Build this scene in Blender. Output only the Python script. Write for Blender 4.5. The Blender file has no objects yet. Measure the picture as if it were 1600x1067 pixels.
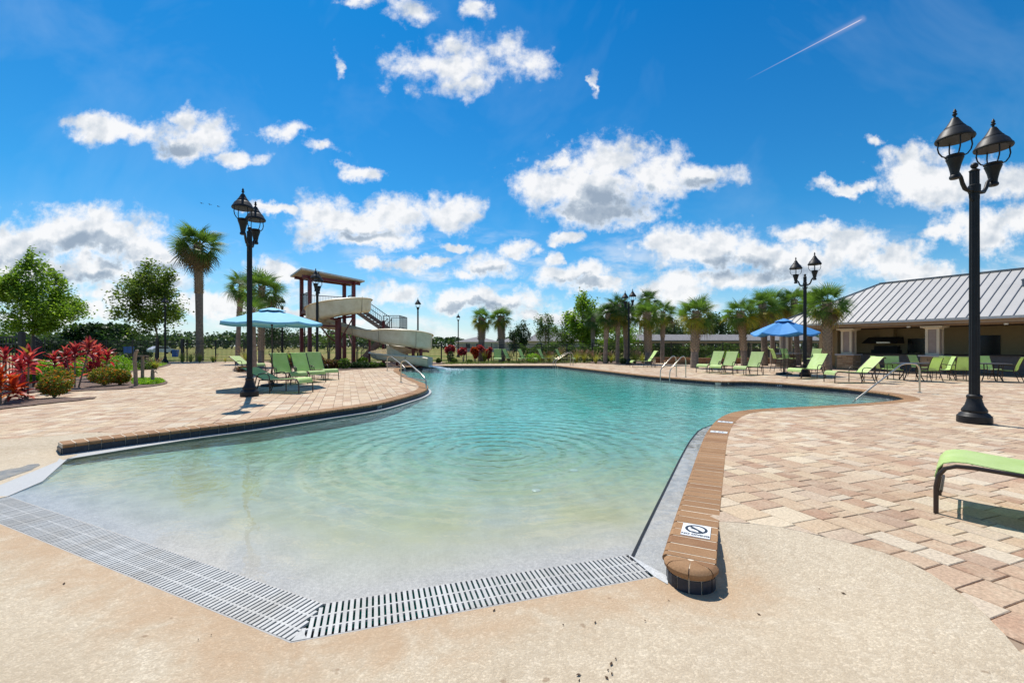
import bpy, math, random
import numpy as np
from mathutils import Vector, Matrix
from mathutils.geometry import delaunay_2d_cdt
R = math.radians
random.seed(7); rng = np.random.default_rng(7)
scene = bpy.context.scene
COL = scene.collection

# ------------------------------------------------------------------ camera
FX, CX, HY, CAMH = 690.0, 800.0, 541.0, 1.40
cd = bpy.data.cameras.new('camera'); cam = bpy.data.objects.new('camera', cd); COL.objects.link(cam)
cam.location = (0, 0, CAMH); cam.rotation_euler = (R(90), 0, 0)
cd.sensor_width = 36; cd.lens = 36 * FX / 1600; cd.shift_y = (HY - 533.5) / 1600
cd.clip_start = .05; cd.clip_end = 9000
scene.camera = cam

# ------------------------------------------------------------------ light and exposure
vs = scene.view_settings
vs.view_transform = 'Standard'; vs.look = 'None'; vs.exposure = 0.34; vs.gamma = 1; vs.use_curve_mapping = False
SUN_EL, SUN_AZ = R(60), R(-29)                    # azimuth from +Y towards +X
sd = bpy.data.lights.new('sun', 'SUN'); sun = bpy.data.objects.new('sun', sd); COL.objects.link(sun)
sd.energy = 4.3; sd.angle = R(.5); sd.color = (1, .95, .87)
sdir = Vector((math.sin(SUN_AZ) * math.cos(SUN_EL), math.cos(SUN_AZ) * math.cos(SUN_EL), math.sin(SUN_EL)))
sun.rotation_euler = (-sdir).to_track_quat('-Z', 'Y').to_euler()
sun.location = sdir * 60
scene.cycles.use_denoising = True
scene.cycles.max_bounces = 10; scene.cycles.transparent_max_bounces = 24
scene.cycles.diffuse_bounces = 3; scene.cycles.glossy_bounces = 3; scene.cycles.transmission_bounces = 4
scene.cycles.caustics_reflective = False; scene.cycles.caustics_refractive = False
scene.cycles.sample_clamp_indirect = 6

# ------------------------------------------------------------------ node helpers
class NT:
    def __init__(s, tree): s.t = tree; s.n = tree.nodes; s.l = tree.links
    def new(s, typ, **kw):
        n = s.n.new(typ)
        for k, v in kw.items(): setattr(n, k, v)
        return n
    def put(s, sock, v):
        if hasattr(v, 'is_output'): s.l.new(v, sock)
        elif v is not None: sock.default_value = v
    def math(s, op, a, b=None, c=None, clamp=False):
        n = s.new('ShaderNodeMath', operation=op, use_clamp=clamp)
        s.put(n.inputs[0], a)
        if b is not None: s.put(n.inputs[1], b)
        if c is not None: s.put(n.inputs[2], c)
        return n.outputs[0]
    def vec(s, op, a, b=None, c=None, out=0):
        n = s.new('ShaderNodeVectorMath', operation=op)
        s.put(n.inputs[0], a)
        if b is not None: s.put(n.inputs[1], b)
        if c is not None: s.put(n.inputs[2], c)
        return n.outputs['Value'] if out else n.outputs['Vector']
    def mix(s, f, a, b, mode='MIX'):
        n = s.new('ShaderNodeMix', data_type='RGBA', blend_type=mode)
        s.put(n.inputs[0], f); s.put(n.inputs[6], a); s.put(n.inputs[7], b)
        return n.outputs[2]
    def noise(s, scale, detail=4, rough=.55, vec=None, dist=0, out='Fac'):
        n = s.new('ShaderNodeTexNoise')
        n.inputs['Scale'].default_value = scale; n.inputs['Detail'].default_value = detail
        n.inputs['Roughness'].default_value = rough; n.inputs['Distortion'].default_value = dist
        if vec is not None: s.l.new(vec, n.inputs['Vector'])
        return n.outputs[out]
    def ramp(s, f, stops, interp='LINEAR'):
        n = s.new('ShaderNodeValToRGB'); e = n.color_ramp.elements; n.color_ramp.interpolation = interp
        while len(e) < len(stops): e.new(.5)
        for el, (p, c) in zip(e, stops):
            el.position = p; el.color = (c[0], c[1], c[2], 1) if hasattr(c, '__len__') else (c, c, c, 1)
        s.l.new(f, n.inputs[0]); return n.outputs[0]
    def maprange(s, f, a, b, c=0, d=1, smooth=False):
        n = s.new('ShaderNodeMapRange', interpolation_type='SMOOTHSTEP' if smooth else 'LINEAR'); n.clamp = True
        s.put(n.inputs[0], f)
        for i, v in enumerate((a, b, c, d)): n.inputs[i + 1].default_value = v
        return n.outputs[0]

def c4(c): return (c[0], c[1], c[2], 1)

# ------------------------------------------------------------------ world: Nishita sky with cumulus by direction
world = bpy.data.worlds.new('World'); scene.world = world; world.use_nodes = True
W = NT(world.node_tree); W.n.clear()
SKY_STRENGTH = .1
sky = W.new('ShaderNodeTexSky', sky_type='NISHITA'); sky.sun_disc = False
sky.sun_elevation = SUN_EL; sky.sun_rotation = SUN_AZ; sky.air_density = 1.0; sky.dust_density = .3; sky.ozone_density = 3.0
tc = W.new('ShaderNodeTexCoord'); D = W.vec('NORMALIZE', tc.outputs['Generated'])
sx = W.new('ShaderNodeSeparateXYZ'); W.l.new(D, sx.inputs[0]); dx, dy, dz = sx.outputs
# tint the clear sky a deeper blue, paler towards the horizon
el = W.maprange(dz, 0, .62)
tint = W.ramp(el, [(0, (.80, .92, .98)), (.12, (.50, .84, 1.0)), (.45, (.16, .72, 1.0)), (1, (.03, .60, 1.0))])
skyc = W.mix(1.0, sky.outputs[0], tint, 'MULTIPLY')
# gnomonic coordinates of the front half of the sky
dyc = W.math('MAXIMUM', dy, .12)
gu = W.math('DIVIDE', dx, dyc); gv = W.math('DIVIDE', dz, dyc)
cb = W.new('ShaderNodeCombineXYZ'); W.l.new(gu, cb.inputs[0]); W.l.new(gv, cb.inputs[1]); P = cb.outputs[0]
n1 = W.new('ShaderNodeTexNoise'); n1.inputs['Scale'].default_value = 7; n1.inputs['Detail'].default_value = 7; n1.inputs['Roughness'].default_value = .6; W.l.new(P, n1.inputs['Vector'])
wv = W.vec('SUBTRACT', n1.outputs['Color'], (.5, .5, .5))
PW = W.vec('MULTIPLY_ADD', wv, (.19, .13, 0), P)
def blobchain(blobs, pos):
    acc = None
    for (bx, by, rx, ry) in blobs:
        u, v = (bx - CX) / FX, (HY - by) / FX
        a, b = FX / rx, FX / ry
        q = W.vec('MULTIPLY_ADD', pos, (a, b, 0), (-u * a, -v * b, 0))
        d = W.vec('DOT_PRODUCT', q, q, out=1)
        acc = d if acc is None else W.math('MINIMUM', acc, d)
    return W.math('SUBTRACT', 1.0, W.math('SQRT', W.math('MINIMUM', acc, 16.0)))
BLOBS = [(720,104,95,40),(655,100,55,22),(800,100,52,34),(700,70,40,20),(742,130,40,22),(640,12,38,18),(735,15,18,16),(560,5,26,10),
 (200,202,95,22),(280,222,66,24),(335,205,44,34),(372,243,46,12),(292,180,34,20),(138,190,50,15),(450,208,28,17),(506,236,30,12),(562,264,30,14),
 (560,348,110,34),(620,332,70,28),(704,332,42,30),(508,326,50,28),(430,325,40,10),(590,378,80,16),
 (130,372,150,46),(50,385,100,42),(222,392,70,36),(150,346,60,24),(100,432,190,24),(225,442,70,18),
 (930,285,108,50),(965,250,66,36),(850,288,54,32),(1015,275,60,44),(1100,277,60,24),(940,328,96,26),(868,246,22,14),
 (762,420,46,26),(725,434,36,14),(810,388,36,15),(702,390,28,8),(655,418,40,10),(577,420,28,12),
 (888,432,58,24),(862,405,12,18),(925,446,50,16),(1110,392,110,36),(1055,382,56,26),(1180,402,90,30),(1250,410,80,40),(1060,448,72,24),
 (1330,394,82,42),(1390,402,60,34),(1425,424,66,18),(1265,352,44,16),(1328,366,40,18),(1150,442,110,18),
 (1440,278,78,34),(1418,250,44,22),(1500,292,92,34),(1338,290,50,11),(1562,278,50,28),(1540,356,84,32),(1592,346,50,28),(1478,360,50,14),
 (770,470,86,16),(715,474,40,13),(618,460,60,20),(862,490,84,13),(205,470,88,18),(445,420,60,20),(350,472,120,18),(985,490,70,16),
 (1366,220,22,8),(930,125,6,14),(875,370,22,10),(524,95,9,18),(100,490,140,12),(1460,450,80,16),(500,495,120,10)]
GREY = [(140,392,86,17),(215,416,60,12),(60,410,60,16),(930,332,92,22),(1000,318,40,26),(960,300,40,20),(766,432,34,14),(1130,424,80,17),(1235,434,70,18),
 (1335,432,70,17),(560,372,66,12),(892,448,44,11),(1490,322,70,9),(1540,384,70,9),(250,226,50,10),(1110,292,46,9),(120,445,160,12),(770,480,70,8)]
M = blobchain(BLOBS, PW)
fb = W.noise(9, 8, .62, P); fb2 = W.noise(30, 6, .6, P)
hi = W.maprange(gv, .36, .60)                          # higher clouds are thinner and more torn
edge = W.math('MULTIPLY_ADD', W.math('SUBTRACT', fb, .5), W.math('MULTIPLY_ADD', hi, 2.0, 2.7), W.math('MULTIPLY_ADD', M, 1.5, W.math('MULTIPLY_ADD', hi, -.10, .08)))
edge = W.math('MULTIPLY_ADD', W.math('SUBTRACT', fb2, .5), W.math('MULTIPLY_ADD', hi, 1.0, 1.7), edge)
edge = W.math('MULTIPLY_ADD', W.math('SUBTRACT', W.noise(85, 4, .6, P), .5), .7, edge)
front = W.maprange(W.math('MULTIPLY', edge, W.math('MULTIPLY_ADD', hi, -.38, 1)), -.36, .88, smooth=True)
# faint small clouds crowding towards the horizon
lowp = W.vec('MULTIPLY', P, (5.5, 15, 0))
low = W.maprange(W.noise(1.0, 7, .6, lowp, .3), .47, .66, smooth=True)
low = W.math('MULTIPLY', low, W.math('MULTIPLY', W.maprange(gv, .28, .16), .72))
front = W.math('MAXIMUM', front, low)
# away from the frame: ordinary scattered cumulus of the same cover
dzc = W.math('ADD', W.math('MAXIMUM', dz, 0), .14)
cb2 = W.new('ShaderNodeCombineXYZ'); W.l.new(W.math('DIVIDE', dx, dzc), cb2.inputs[0]); W.l.new(W.math('DIVIDE', dy, dzc), cb2.inputs[1])
gen = W.maprange(W.noise(1.5, 8, .6, cb2.outputs[0]), .53, .66, smooth=True)
isf = W.maprange(dy, .14, .34, smooth=True)
cover = W.math('ADD', W.math('MULTIPLY', front, isf), W.math('MULTIPLY', gen, W.math('SUBTRACT', 1, isf)))
cover = W.math('MULTIPLY', cover, W.maprange(dz, -.01, .03))
G_ = blobchain(GREY, PW)
gmask = W.maprange(W.math('MULTIPLY_ADD', W.math('SUBTRACT', fb, .5), 1.6, G_), -.35, .6, smooth=True)
PO = W.vec('ADD', P, (-.014, .022, 0))
bil = W.math('SUBTRACT', W.noise(8, 5, .5, PO), W.noise(8, 5, .5, P))           # billows lit from upper left
thick = W.maprange(edge, .25, 1.1, smooth=True)
bil = W.math('ADD', bil, W.math('MULTIPLY', W.math('SUBTRACT', W.noise(22, 4, .5, W.vec('ADD', P, (-.005,.008,0))), W.noise(22, 4, .5, P)), .38))
shade = W.math('MULTIPLY_ADD', bil, -2.3, W.math('MULTIPLY', W.math('MULTIPLY', gmask, thick), -.84))
shade = W.math('ADD', shade, W.math('MULTIPLY', thick, -.06))
bright = W.math('ADD', 1.0, shade, clamp=True)
cloudc = W.ramp(bright, [(.0, (2.7, 3.3, 4.1)), (.5, (4.3, 4.85, 5.5)), (.8, (6.2, 6.45, 6.75)), (1, (7.7, 7.7, 7.75))])
# thin high veil and the far haze
veil = W.maprange(W.noise(2.2, 5, .6, P, .6), .48, .8)
skyv = W.mix(W.math('MULTIPLY', veil, .15), skyc, (5.4, 6.6, 7.6, 1))
hz = W.maprange(dz, .0, .16); hz = W.math('POWER', W.math('SUBTRACT', 1, hz), 1.6)
skyv = W.mix(W.math('MULTIPLY', hz, .62), skyv, (6.2, 7.2, 7.9, 1))
# contrail
ax, ay, bx_, by_ = (1165-CX)/FX, (HY-126)/FX, (1348-CX)/FX, (HY-30)/FX
ab = Vector((bx_-ax, by_-ay, 0)); L2 = ab.length_squared
rel = W.vec('SUBTRACT', P, (ax, ay, 0))
tt = W.math('DIVIDE', W.vec('DOT_PRODUCT', rel, tuple(ab), out=1), L2)
tcl = W.math('MINIMUM', W.math('MAXIMUM', tt, 0), 1)
vs_ = W.new('ShaderNodeVectorMath', operation='SCALE'); vs_.inputs[0].default_value = tuple(ab); W.l.new(tcl, vs_.inputs[3])
dd = W.vec('LENGTH', W.vec('SUBTRACT', rel, vs_.outputs[0]), out=1)
trail = W.math('MULTIPLY', W.maprange(dd, .0003, .0017, 1, 0, smooth=True), W.maprange(tt, 0, .9, 0, .55))
trail = W.math('MULTIPLY', trail, W.maprange(tt, .97, 1.0, 1, 0))
glow = W.math('MULTIPLY', W.maprange(dd, .0, .012, .16, 0, smooth=True), W.maprange(tt, .45, .9))
skyv = W.mix(W.math('MULTIPLY', W.math('ADD', glow, trail, clamp=True), isf), skyv, (7.6, 6.8, 7.6, 1))
fin = W.mix(W.math('MULTIPLY', cover, .96), skyv, cloudc)
bg = W.new('ShaderNodeBackground'); W.l.new(fin, bg.inputs[0]); bg.inputs[1].default_value = SKY_STRENGTH
wo = W.new('ShaderNodeOutputWorld'); W.l.new(bg.outputs[0], wo.inputs[0])
world.cycles.sampling_method = 'MANUAL'; world.cycles.sample_map_resolution = 512

# ------------------------------------------------------------------ geometry helpers
def G(px, py, z=0.0):
    Y = (CAMH - z) * FX / (py - HY)
    return ((px - CX) / FX * Y, Y)
def XW(px, Y): return (px - CX) / FX * Y
def ZW(py, Y): return CAMH - (py - HY) / FX * Y

class MB:
    def __init__(s): s.v = []; s.f = []
    def add(s, vs, fs):
        o = len(s.v); s.v.extend(tuple(p) for p in vs); s.f.extend(tuple(i + o for i in f) for f in fs); return s
    def box(s, cx, cy, z0, lx, ly, lz, rz=0):
        c, sn = math.cos(rz), math.sin(rz); P = []
        for z in (z0, z0 + lz):
            for a, b in ((-1,-1),(1,-1),(1,1),(-1,1)):
                x, y = a*lx/2, b*ly/2; P.append((cx + x*c - y*sn, cy + x*sn + y*c, z))
        return s.add(P, [(0,3,2,1),(4,5,6,7),(0,1,5,4),(1,2,6,5),(2,3,7,6),(3,0,4,7)])
    def beam(s, a, b, w, h, up=(0,0,1)):
        a, b = Vector(a), Vector(b); t = (b-a).normalized(); u = Vector(up)
        sd_ = t.cross(u)
        if sd_.length < 1e-4: sd_ = t.cross(Vector((1,0,0)))
        sd_.normalize(); n = sd_.cross(t).normalized(); P = []
        for p in (a, b):
            for i, j in ((-1,-1),(1,-1),(1,1),(-1,1)): P.append(p + sd_*(i*w/2) + n*(j*h/2))
        return s.add(P, [(0,3,2,1),(4,5,6,7),(0,1,5,4),(1,2,6,5),(2,3,7,6),(3,0,4,7)])
    def tube(s, path, r, n=8, closed=False, cap=True):
        path = [Vector(p) for p in path]; m = len(path); rs = r if hasattr(r, '__len__') else [r]*m
        T = []
        for i in range(m):
            a = path[i-1] if (i > 0 or closed) else path[i]; b = path[(i+1) % m] if (i < m-1 or closed) else path[i]
            T.append((b-a).normalized())
        up = Vector((0,0,1)) if abs(T[0].z) < .9 else Vector((1,0,0))
        N = T[0].cross(up).normalized(); V = []
        for i in range(m):
            N = (N - T[i]*N.dot(T[i]))
            if N.length < 1e-5: N = T[i].cross(Vector((1,.3,.2)))
            N.normalize(); B = T[i].cross(N)
            for k in range(n):
                a = 2*math.pi*k/n; V.append(path[i] + (N*math.cos(a) + B*math.sin(a))*rs[i])
        F = []
        for i in range(m if closed else m-1):
            j = (i+1) % m
            for k in range(n): F.append((i*n+k, i*n+(k+1)%n, j*n+(k+1)%n, j*n+k))
        if cap and not closed: F.append(tuple(range(n))[::-1]); F.append(tuple((m-1)*n+k for k in range(n)))
        return s.add(V, F)
    def lathe(s, prof, n=16, cx=0, cy=0, flute=0):
        V, F = [], []
        for r, z in prof:
            for k in range(n):
                a = 2*math.pi*k/n; rr = r*(1 - (flute if k % 2 else 0)); V.append((cx + rr*math.cos(a), cy + rr*math.sin(a), z))
        for i in range(len(prof)-1):
            for k in range(n): F.append((i*n+k, i*n+(k+1)%n, (i+1)*n+(k+1)%n, (i+1)*n+k))
        F.append(tuple(range(n))[::-1]); F.append(tuple((len(prof)-1)*n+k for k in range(n)))
        return s.add(V, F)
    def slab(s, pts, thick):
        """strip of cross lines [(a,b),...] thickened along the local normal"""
        V, F = [], []; m = len(pts)
        for i, (a, b) in enumerate(pts):
            a, b = Vector(a), Vector(b)
            p = Vector(pts[max(i-1,0)][0]); q = Vector(pts[min(i+1,m-1)][0])
            n = (q-p).cross(b-a).normalized()*thick/2
            V += [a+n, b+n, b-n, a-n]
        for i in range(m-1):
            for k in range(4): F.append((i*4+k, i*4+(k+1)%4, (i+1)*4+(k+1)%4, (i+1)*4+k))
        F.append((0,1,2,3)); F.append(tuple((m-1)*4+k for k in (3,2,1,0)))
        return s.add(V, F)
    def prism(s, poly, z0, z1):
        n = len(poly); V = [(x,y,z0) for x,y in poly] + [(x,y,z1) for x,y in poly]
        return s.add(V, [tuple(range(n))[::-1], tuple(range(n,2*n))] + [(i,(i+1)%n,n+(i+1)%n,n+i) for i in range(n)])
    def ball(s, c, r, n=10, m=6, sz=1):
        V, F = [], []; c = Vector(c)
        V.append(c + Vector((0,0,-r*sz)))
        for i in range(1, m):
            t = -math.pi/2 + math.pi*i/m
            for k in range(n): V.append(c + Vector((r*math.cos(t)*math.cos(2*math.pi*k/n), r*math.cos(t)*math.sin(2*math.pi*k/n), r*sz*math.sin(t))))
        V.append(c + Vector((0,0,r*sz))); last = len(V)-1
        for k in range(n): F.append((0, 1+(k+1)%n, 1+k)); F.append((last, last-n+k, last-n+(k+1)%n))
        for i in range(m-2):
            for k in range(n): F.append((1+i*n+k, 1+i*n+(k+1)%n, 1+(i+1)*n+(k+1)%n, 1+(i+1)*n+k))
        return s.add(V, F)
    def mesh(s, name, mat=None, smooth=False):
        me = bpy.data.meshes.new(name); me.from_pydata(s.v, [], s.f)
        if mat: me.materials.append(mat)
        if smooth:
            me.polygons.foreach_set('use_smooth', [True]*len(me.polygons))
            me.set_sharp_from_angle(angle=R(38))
        return me

def link(name, me, parent=None, loc=(0,0,0), rz=0):
    o = bpy.data.objects.new(name, me); COL.objects.link(o)
    o.location = loc; o.rotation_euler = (0,0,rz)
    if parent: o.parent = parent
    return o
def obj(name, mb, mat, parent=None, smooth=False, loc=(0,0,0), rz=0, label=None):
    o = link(name, mb.mesh(name, mat, smooth), parent, loc, rz)
    if label: o['label'] = label
    return o
def tag(o, label=None, cat=None, group=None, kind=None):
    if label: o['label'] = label
    if cat: o['category'] = cat
    if group: o['group'] = group
    if kind: o['kind'] = kind
    return o
def thing(name, label, cat, loc=(0,0,0), rz=0, group=None, sc=1):
    o = bpy.data.objects.new(name, None); COL.objects.link(o); o.empty_display_size = .1
    o.location = loc; o.rotation_euler = (0,0,rz); o.scale = (sc,)*3
    return tag(o, label, cat, group)
def kids(o): return [c for c in bpy.data.objects if c.parent == o]
def dup(o, loc, rz, label, sc=1, group=None, _p=None):
    def cp(a, par):
        c = a.copy(); COL.objects.link(c); c.parent = par
        for k in list(a.children): cp(k, c)
        return c
    c = cp(o, None); c.location = loc; c.rotation_euler = (0,0,rz); c.scale = (sc,)*3; c['label'] = label
    if group: c['group'] = group
    return c
def npmesh(name, V, F, mat):
    me = bpy.data.meshes.new(name); nf, k = F.shape
    me.vertices.add(len(V)); me.vertices.foreach_set('co', np.asarray(V, np.float32).ravel())
    me.loops.add(nf*k); me.loops.foreach_set('vertex_index', F.astype(np.int32).ravel())
    me.polygons.add(nf); me.polygons.foreach_set('loop_start', np.arange(0, nf*k, k, dtype=np.int32))
    me.update(calc_edges=True); me.materials.append(mat); return me
def inside(p, poly):
    x, y = p; r = False; n = len(poly); j = n-1
    for i in range(n):
        xi, yi = poly[i]; xj, yj = poly[j]
        if (yi > y) != (yj > y) and x < (xj-xi)*(y-yi)/(yj-yi) + xi: r = not r
        j = i
    return r
def fill(outer, holes=(), pts=(), zf=lambda x, y: 0):
    vs_, es = [], []
    for loop in [outer] + list(holes):
        o = len(vs_); n = len(loop); vs_ += [Vector(p) for p in loop]; es += [(o+i, o+(i+1) % n) for i in range(n)]
    vs_ += [Vector(p) for p in pts]
    ov, oe, of, *_ = delaunay_2d_cdt(vs_, es, [], 0, 1e-5)
    mb = MB(); mb.v = [(p.x, p.y, zf(p.x, p.y)) for p in ov]
    for f in of:
        c = sum((ov[i] for i in f), Vector((0,0)))/len(f)
        if inside(c, outer) and not any(inside(c, h) for h in holes): mb.f.append(tuple(f))
    return mb
def catmull(pts, step, closed=False):
    P_ = [Vector(p) for p in pts]; n = len(P_); out = []
    for i in range(n if closed else n-1):
        p0 = P_[(i-1) % n] if (i > 0 or closed) else P_[i]*2 - P_[i+1]
        p1, p2 = P_[i], P_[(i+1) % n]
        p3 = P_[(i+2) % n] if (i+2 < n or closed) else p2*2 - p1
        m = max(2, int((p2-p1).length/step*2))
        for k in range(m):
            t = k/m
            out.append(.5*((2*p1) + (p2-p0)*t + (2*p0-5*p1+4*p2-p3)*t*t + (3*p1-p0-3*p2+p3)*t**3))
    if not closed: out.append(P_[-1])
    # even spacing
    res = [out[0]]; acc = 0; seq = out + ([out[0]] if closed else [])
    for a, b in zip(seq, seq[1:]):
        l = (b-a).length
        while l and acc + l >= step:
            t = (step-acc)/l; a = a.lerp(b, t); res.append(a.copy()); l = (b-a).length; acc = 0
        acc += l
    if not closed and (res[-1]-out[-1]).length > step*.3: res.append(out[-1])
    return res

# ------------------------------------------------------------------ materials
MATS = {}
def mat(name, col, rough=.6, metal=0, var=.12, scale=6, bump=0, bscale=40, spec=.5, detail=4, col2=None):
    if name in MATS: return MATS[name]
    m = bpy.data.materials.new(name); m.use_nodes = True; T = NT(m.node_tree); T.n.clear()
    b = T.new('ShaderNodeBsdfPrincipled'); o = T.new('ShaderNodeOutputMaterial'); T.l.new(b.outputs[0], o.inputs[0])
    tcx = T.new('ShaderNodeTexCoord')
    f = T.noise(scale, detail, .6, tcx.outputs['Object'])
    lo = c4([x*(1-var) for x in col]); hi = c4(col2) if col2 else c4([min(1, x*(1+var)) for x in col])
    T.l.new(T.mix(T.maprange(f, .3, .7), lo, hi), b.inputs['Base Color'])
    b.inputs['Roughness'].default_value = rough; b.inputs['Metallic'].default_value = metal
    b.inputs['Specular IOR Level'].default_value = spec
    if bump:
        bn = T.new('ShaderNodeBump'); bn.inputs['Strength'].default_value = bump; bn.inputs['Distance'].default_value = .01
        T.l.new(T.noise(bscale, 5, .6, tcx.outputs['Object']), bn.inputs['Height']); T.l.new(bn.outputs[0], b.inputs['Normal'])
    MATS[name] = m; return m
def island_random(T):
    g = T.new('ShaderNodeNewGeometry'); oi = T.new('ShaderNodeObjectInfo')
    return T.math('FRACT', T.math('ADD', g.outputs['Random Per Island'], oi.outputs['Random']))
def leaf(name, stops, trans=.35, rough=.55, spec=.25):
    m = bpy.data.materials.new(name); m.use_nodes = True; T = NT(m.node_tree); T.n.clear()
    col = T.ramp(island_random(T), stops)
    geo = T.new('ShaderNodeNewGeometry')
    nz = T.noise(.9, 3, .5, geo.outputs['Position'])
    col = T.mix(1, col, T.ramp(nz, [(.3, .75), (.7, 1.2)]), 'MULTIPLY')
    b = T.new('ShaderNodeBsdfPrincipled'); T.l.new(col, b.inputs['Base Color']); b.inputs['Roughness'].default_value = rough
    b.inputs['Specular IOR Level'].default_value = spec
    tr = T.new('ShaderNodeBsdfTranslucent'); T.l.new(T.mix(1, col, (1.25, 1.35, .7, 1), 'MULTIPLY'), tr.inputs[0])
    mx = T.new('ShaderNodeMixShader'); mx.inputs[0].default_value = trans
    T.l.new(b.outputs[0], mx.inputs[1]); T.l.new(tr.outputs[0], mx.inputs[2])
    o = T.new('ShaderNodeOutputMaterial'); T.l.new(mx.outputs[0], o.inputs[0]); return m

def masonry(name, stops, grain=60, gstr=.35, bump=.25, rough=.85, wear=None, coords='Object'):
    """per-piece tone, speckle and blotches"""
    m = bpy.data.materials.new(name); m.use_nodes = True; T = NT(m.node_tree); T.n.clear()
    geo = T.new('ShaderNodeNewGeometry'); pos = geo.outputs['Position']
    col = T.ramp(island_random(T), stops)
    bl = T.noise(5, 5, .65, pos)
    col = T.mix(T.maprange(bl, .46, .74, 0, .45), col, c4(wear or stops[0][1]))
    gr = T.noise(grain, 4, .7, pos)
    col = T.mix(1, col, T.ramp(gr, [(.25, 1-gstr), (.75, 1+gstr*.6)]), 'MULTIPLY')
    big = T.noise(.35, 3, .5, pos)
    col = T.mix(1, col, T.ramp(big, [(.3, .9), (.7, 1.06)]), 'MULTIPLY')
    b = T.new('ShaderNodeBsdfPrincipled'); T.l.new(col, b.inputs['Base Color']); b.inputs['Roughness'].default_value = rough
    b.inputs['Specular IOR Level'].default_value = .25
    bn = T.new('ShaderNodeBump'); bn.inputs['Strength'].default_value = bump; bn.inputs['Distance'].default_value = .006
    T.l.new(gr, bn.inputs['Height']); T.l.new(bn.outputs[0], b.inputs['Normal'])
    o = T.new('ShaderNodeOutputMaterial'); T.l.new(b.outputs[0], o.inputs[0]); return m

paver_m = masonry('paver_stone', [(0, (.62,.48,.315)), (.14, (.50,.345,.23)), (.28, (.67,.55,.39)), (.42, (.44,.27,.175)), (.54, (.60,.455,.30)), (.66, (.40,.245,.16)), (.76, (.61,.51,.38)), (.88, (.48,.315,.21)), (1, (.56,.41,.27))],
                  grain=48, gstr=.42, bump=.45, wear=(.70,.59,.42))
brick_m = masonry('coping_brick_clay', [(0, (.30,.165,.08)), (.35, (.37,.21,.105)), (.7, (.33,.185,.09)), (1, (.27,.14,.068))], grain=90, gstr=.34, bump=.3, wear=(.40,.245,.13))
tile_m = masonry('slate_tile', [(0, (.022,.028,.042)), (.5, (.045,.052,.07)), (1, (.03,.034,.045))], grain=25, gstr=.5, bump=.4, rough=.35, wear=(.06,.066,.08))
stone_m = masonry('ledge_stone', [(0, (.30,.2,.12)), (.4, (.42,.31,.2)), (.7, (.24,.15,.09)), (1, (.46,.36,.25))], grain=20, gstr=.3, bump=.5)
wallstone_m = masonry('garden_wall_stone', [(0, (.30,.14,.07)), (.5, (.38,.2,.1)), (1, (.24,.11,.06))], grain=18, gstr=.3, bump=.5)
joint_m = mat('joint_sand', (.27,.2,.14), .95, var=.2)
mortar_m = mat('mortar', (.70,.59,.45), .9, var=.15, scale=30)
grout_m = mat('pale_grout', (.40,.38,.35), .9)
black_m = mat('black_paint', (.013,.0135,.015), .5, var=.3, scale=9, bump=.08, bscale=60, spec=.3)
bronze_m = mat('bronze_frame', (.05,.033,.026), .4, .35, var=.2, scale=12)
def sling_material():
    m = bpy.data.materials.new('green_sling'); m.use_nodes = True; T = NT(m.node_tree); T.n.clear()
    tcx = T.new('ShaderNodeTexCoord'); oi = T.new('ShaderNodeObjectInfo'); geo = T.new('ShaderNodeNewGeometry')
    wv = T.noise(240, 2, .5, tcx.outputs['Object']); bl = T.noise(3.5, 4, .6, geo.outputs['Position'])
    col = T.mix(T.maprange(bl, .35, .7), (.60,.77,.28,1), (.70,.84,.40,1))
    col = T.mix(1, col, T.ramp(oi.outputs['Random'], [(0,.82),(1,1.1)]), 'MULTIPLY'); col = T.mix(1, col, T.ramp(wv, [(.3,.85),(.7,1.1)]), 'MULTIPLY')
    b = T.new('ShaderNodeBsdfPrincipled'); T.l.new(col, b.inputs['Base Color']); b.inputs['Roughness'].default_value = .6
    bn = T.new('ShaderNodeBump'); bn.inputs['Strength'].default_value = .25; bn.inputs['Distance'].default_value = .002
    T.l.new(wv, bn.inputs['Height']); T.l.new(bn.outputs[0], b.inputs['Normal'])
    tr = T.new('ShaderNodeBsdfTranslucent'); T.l.new(T.mix(1, col, (1.2,1.25,.8,1), 'MULTIPLY'), tr.inputs[0])
    mx = T.new('ShaderNodeMixShader'); mx.inputs[0].default_value = .32; T.l.new(b.outputs[0], mx.inputs[1]); T.l.new(tr.outputs[0], mx.inputs[2])
    o = T.new('ShaderNodeOutputMaterial'); T.l.new(mx.outputs[0], o.inputs[0]); return m
green_m = sling_material()
steel_m = mat('stainless_rail', (.55,.49,.40), .28, .9, var=.12, scale=14)
white_m = mat('white_plastic', (.60,.59,.56), .45, var=.06, scale=14)
def grate_material():
    m = bpy.data.materials.new('grate_plastic'); m.use_nodes = True; T = NT(m.node_tree); T.n.clear()
    geo = T.new('ShaderNodeNewGeometry'); pos = geo.outputs['Position']; oi = T.new('ShaderNodeObjectInfo')
    col = T.mix(T.maprange(T.noise(2.6, 5, .65, pos), .42, .75, 0, .75), (.51,.50,.47,1), (.38,.345,.29,1))
    col = T.mix(1, col, T.ramp(T.noise(60, 3, .6, pos), [(.3,.85),(.7,1.05)]), 'MULTIPLY')
    col = T.mix(1, col, T.ramp(oi.outputs['Random'], [(0,.86),(1,1.05)]), 'MULTIPLY')
    b = T.new('ShaderNodeBsdfPrincipled'); T.l.new(col, b.inputs['Base Color']); b.inputs['Roughness'].default_value = .45
    o = T.new('ShaderNodeOutputMaterial'); T.l.new(b.outputs[0], o.inputs[0]); return m
grate_m = grate_material()
dark_m = mat('dark_channel', (.035,.035,.035), .8)
red_m = mat('maroon_steel', (.13,.016,.02), .45, var=.2, scale=4)
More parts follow.
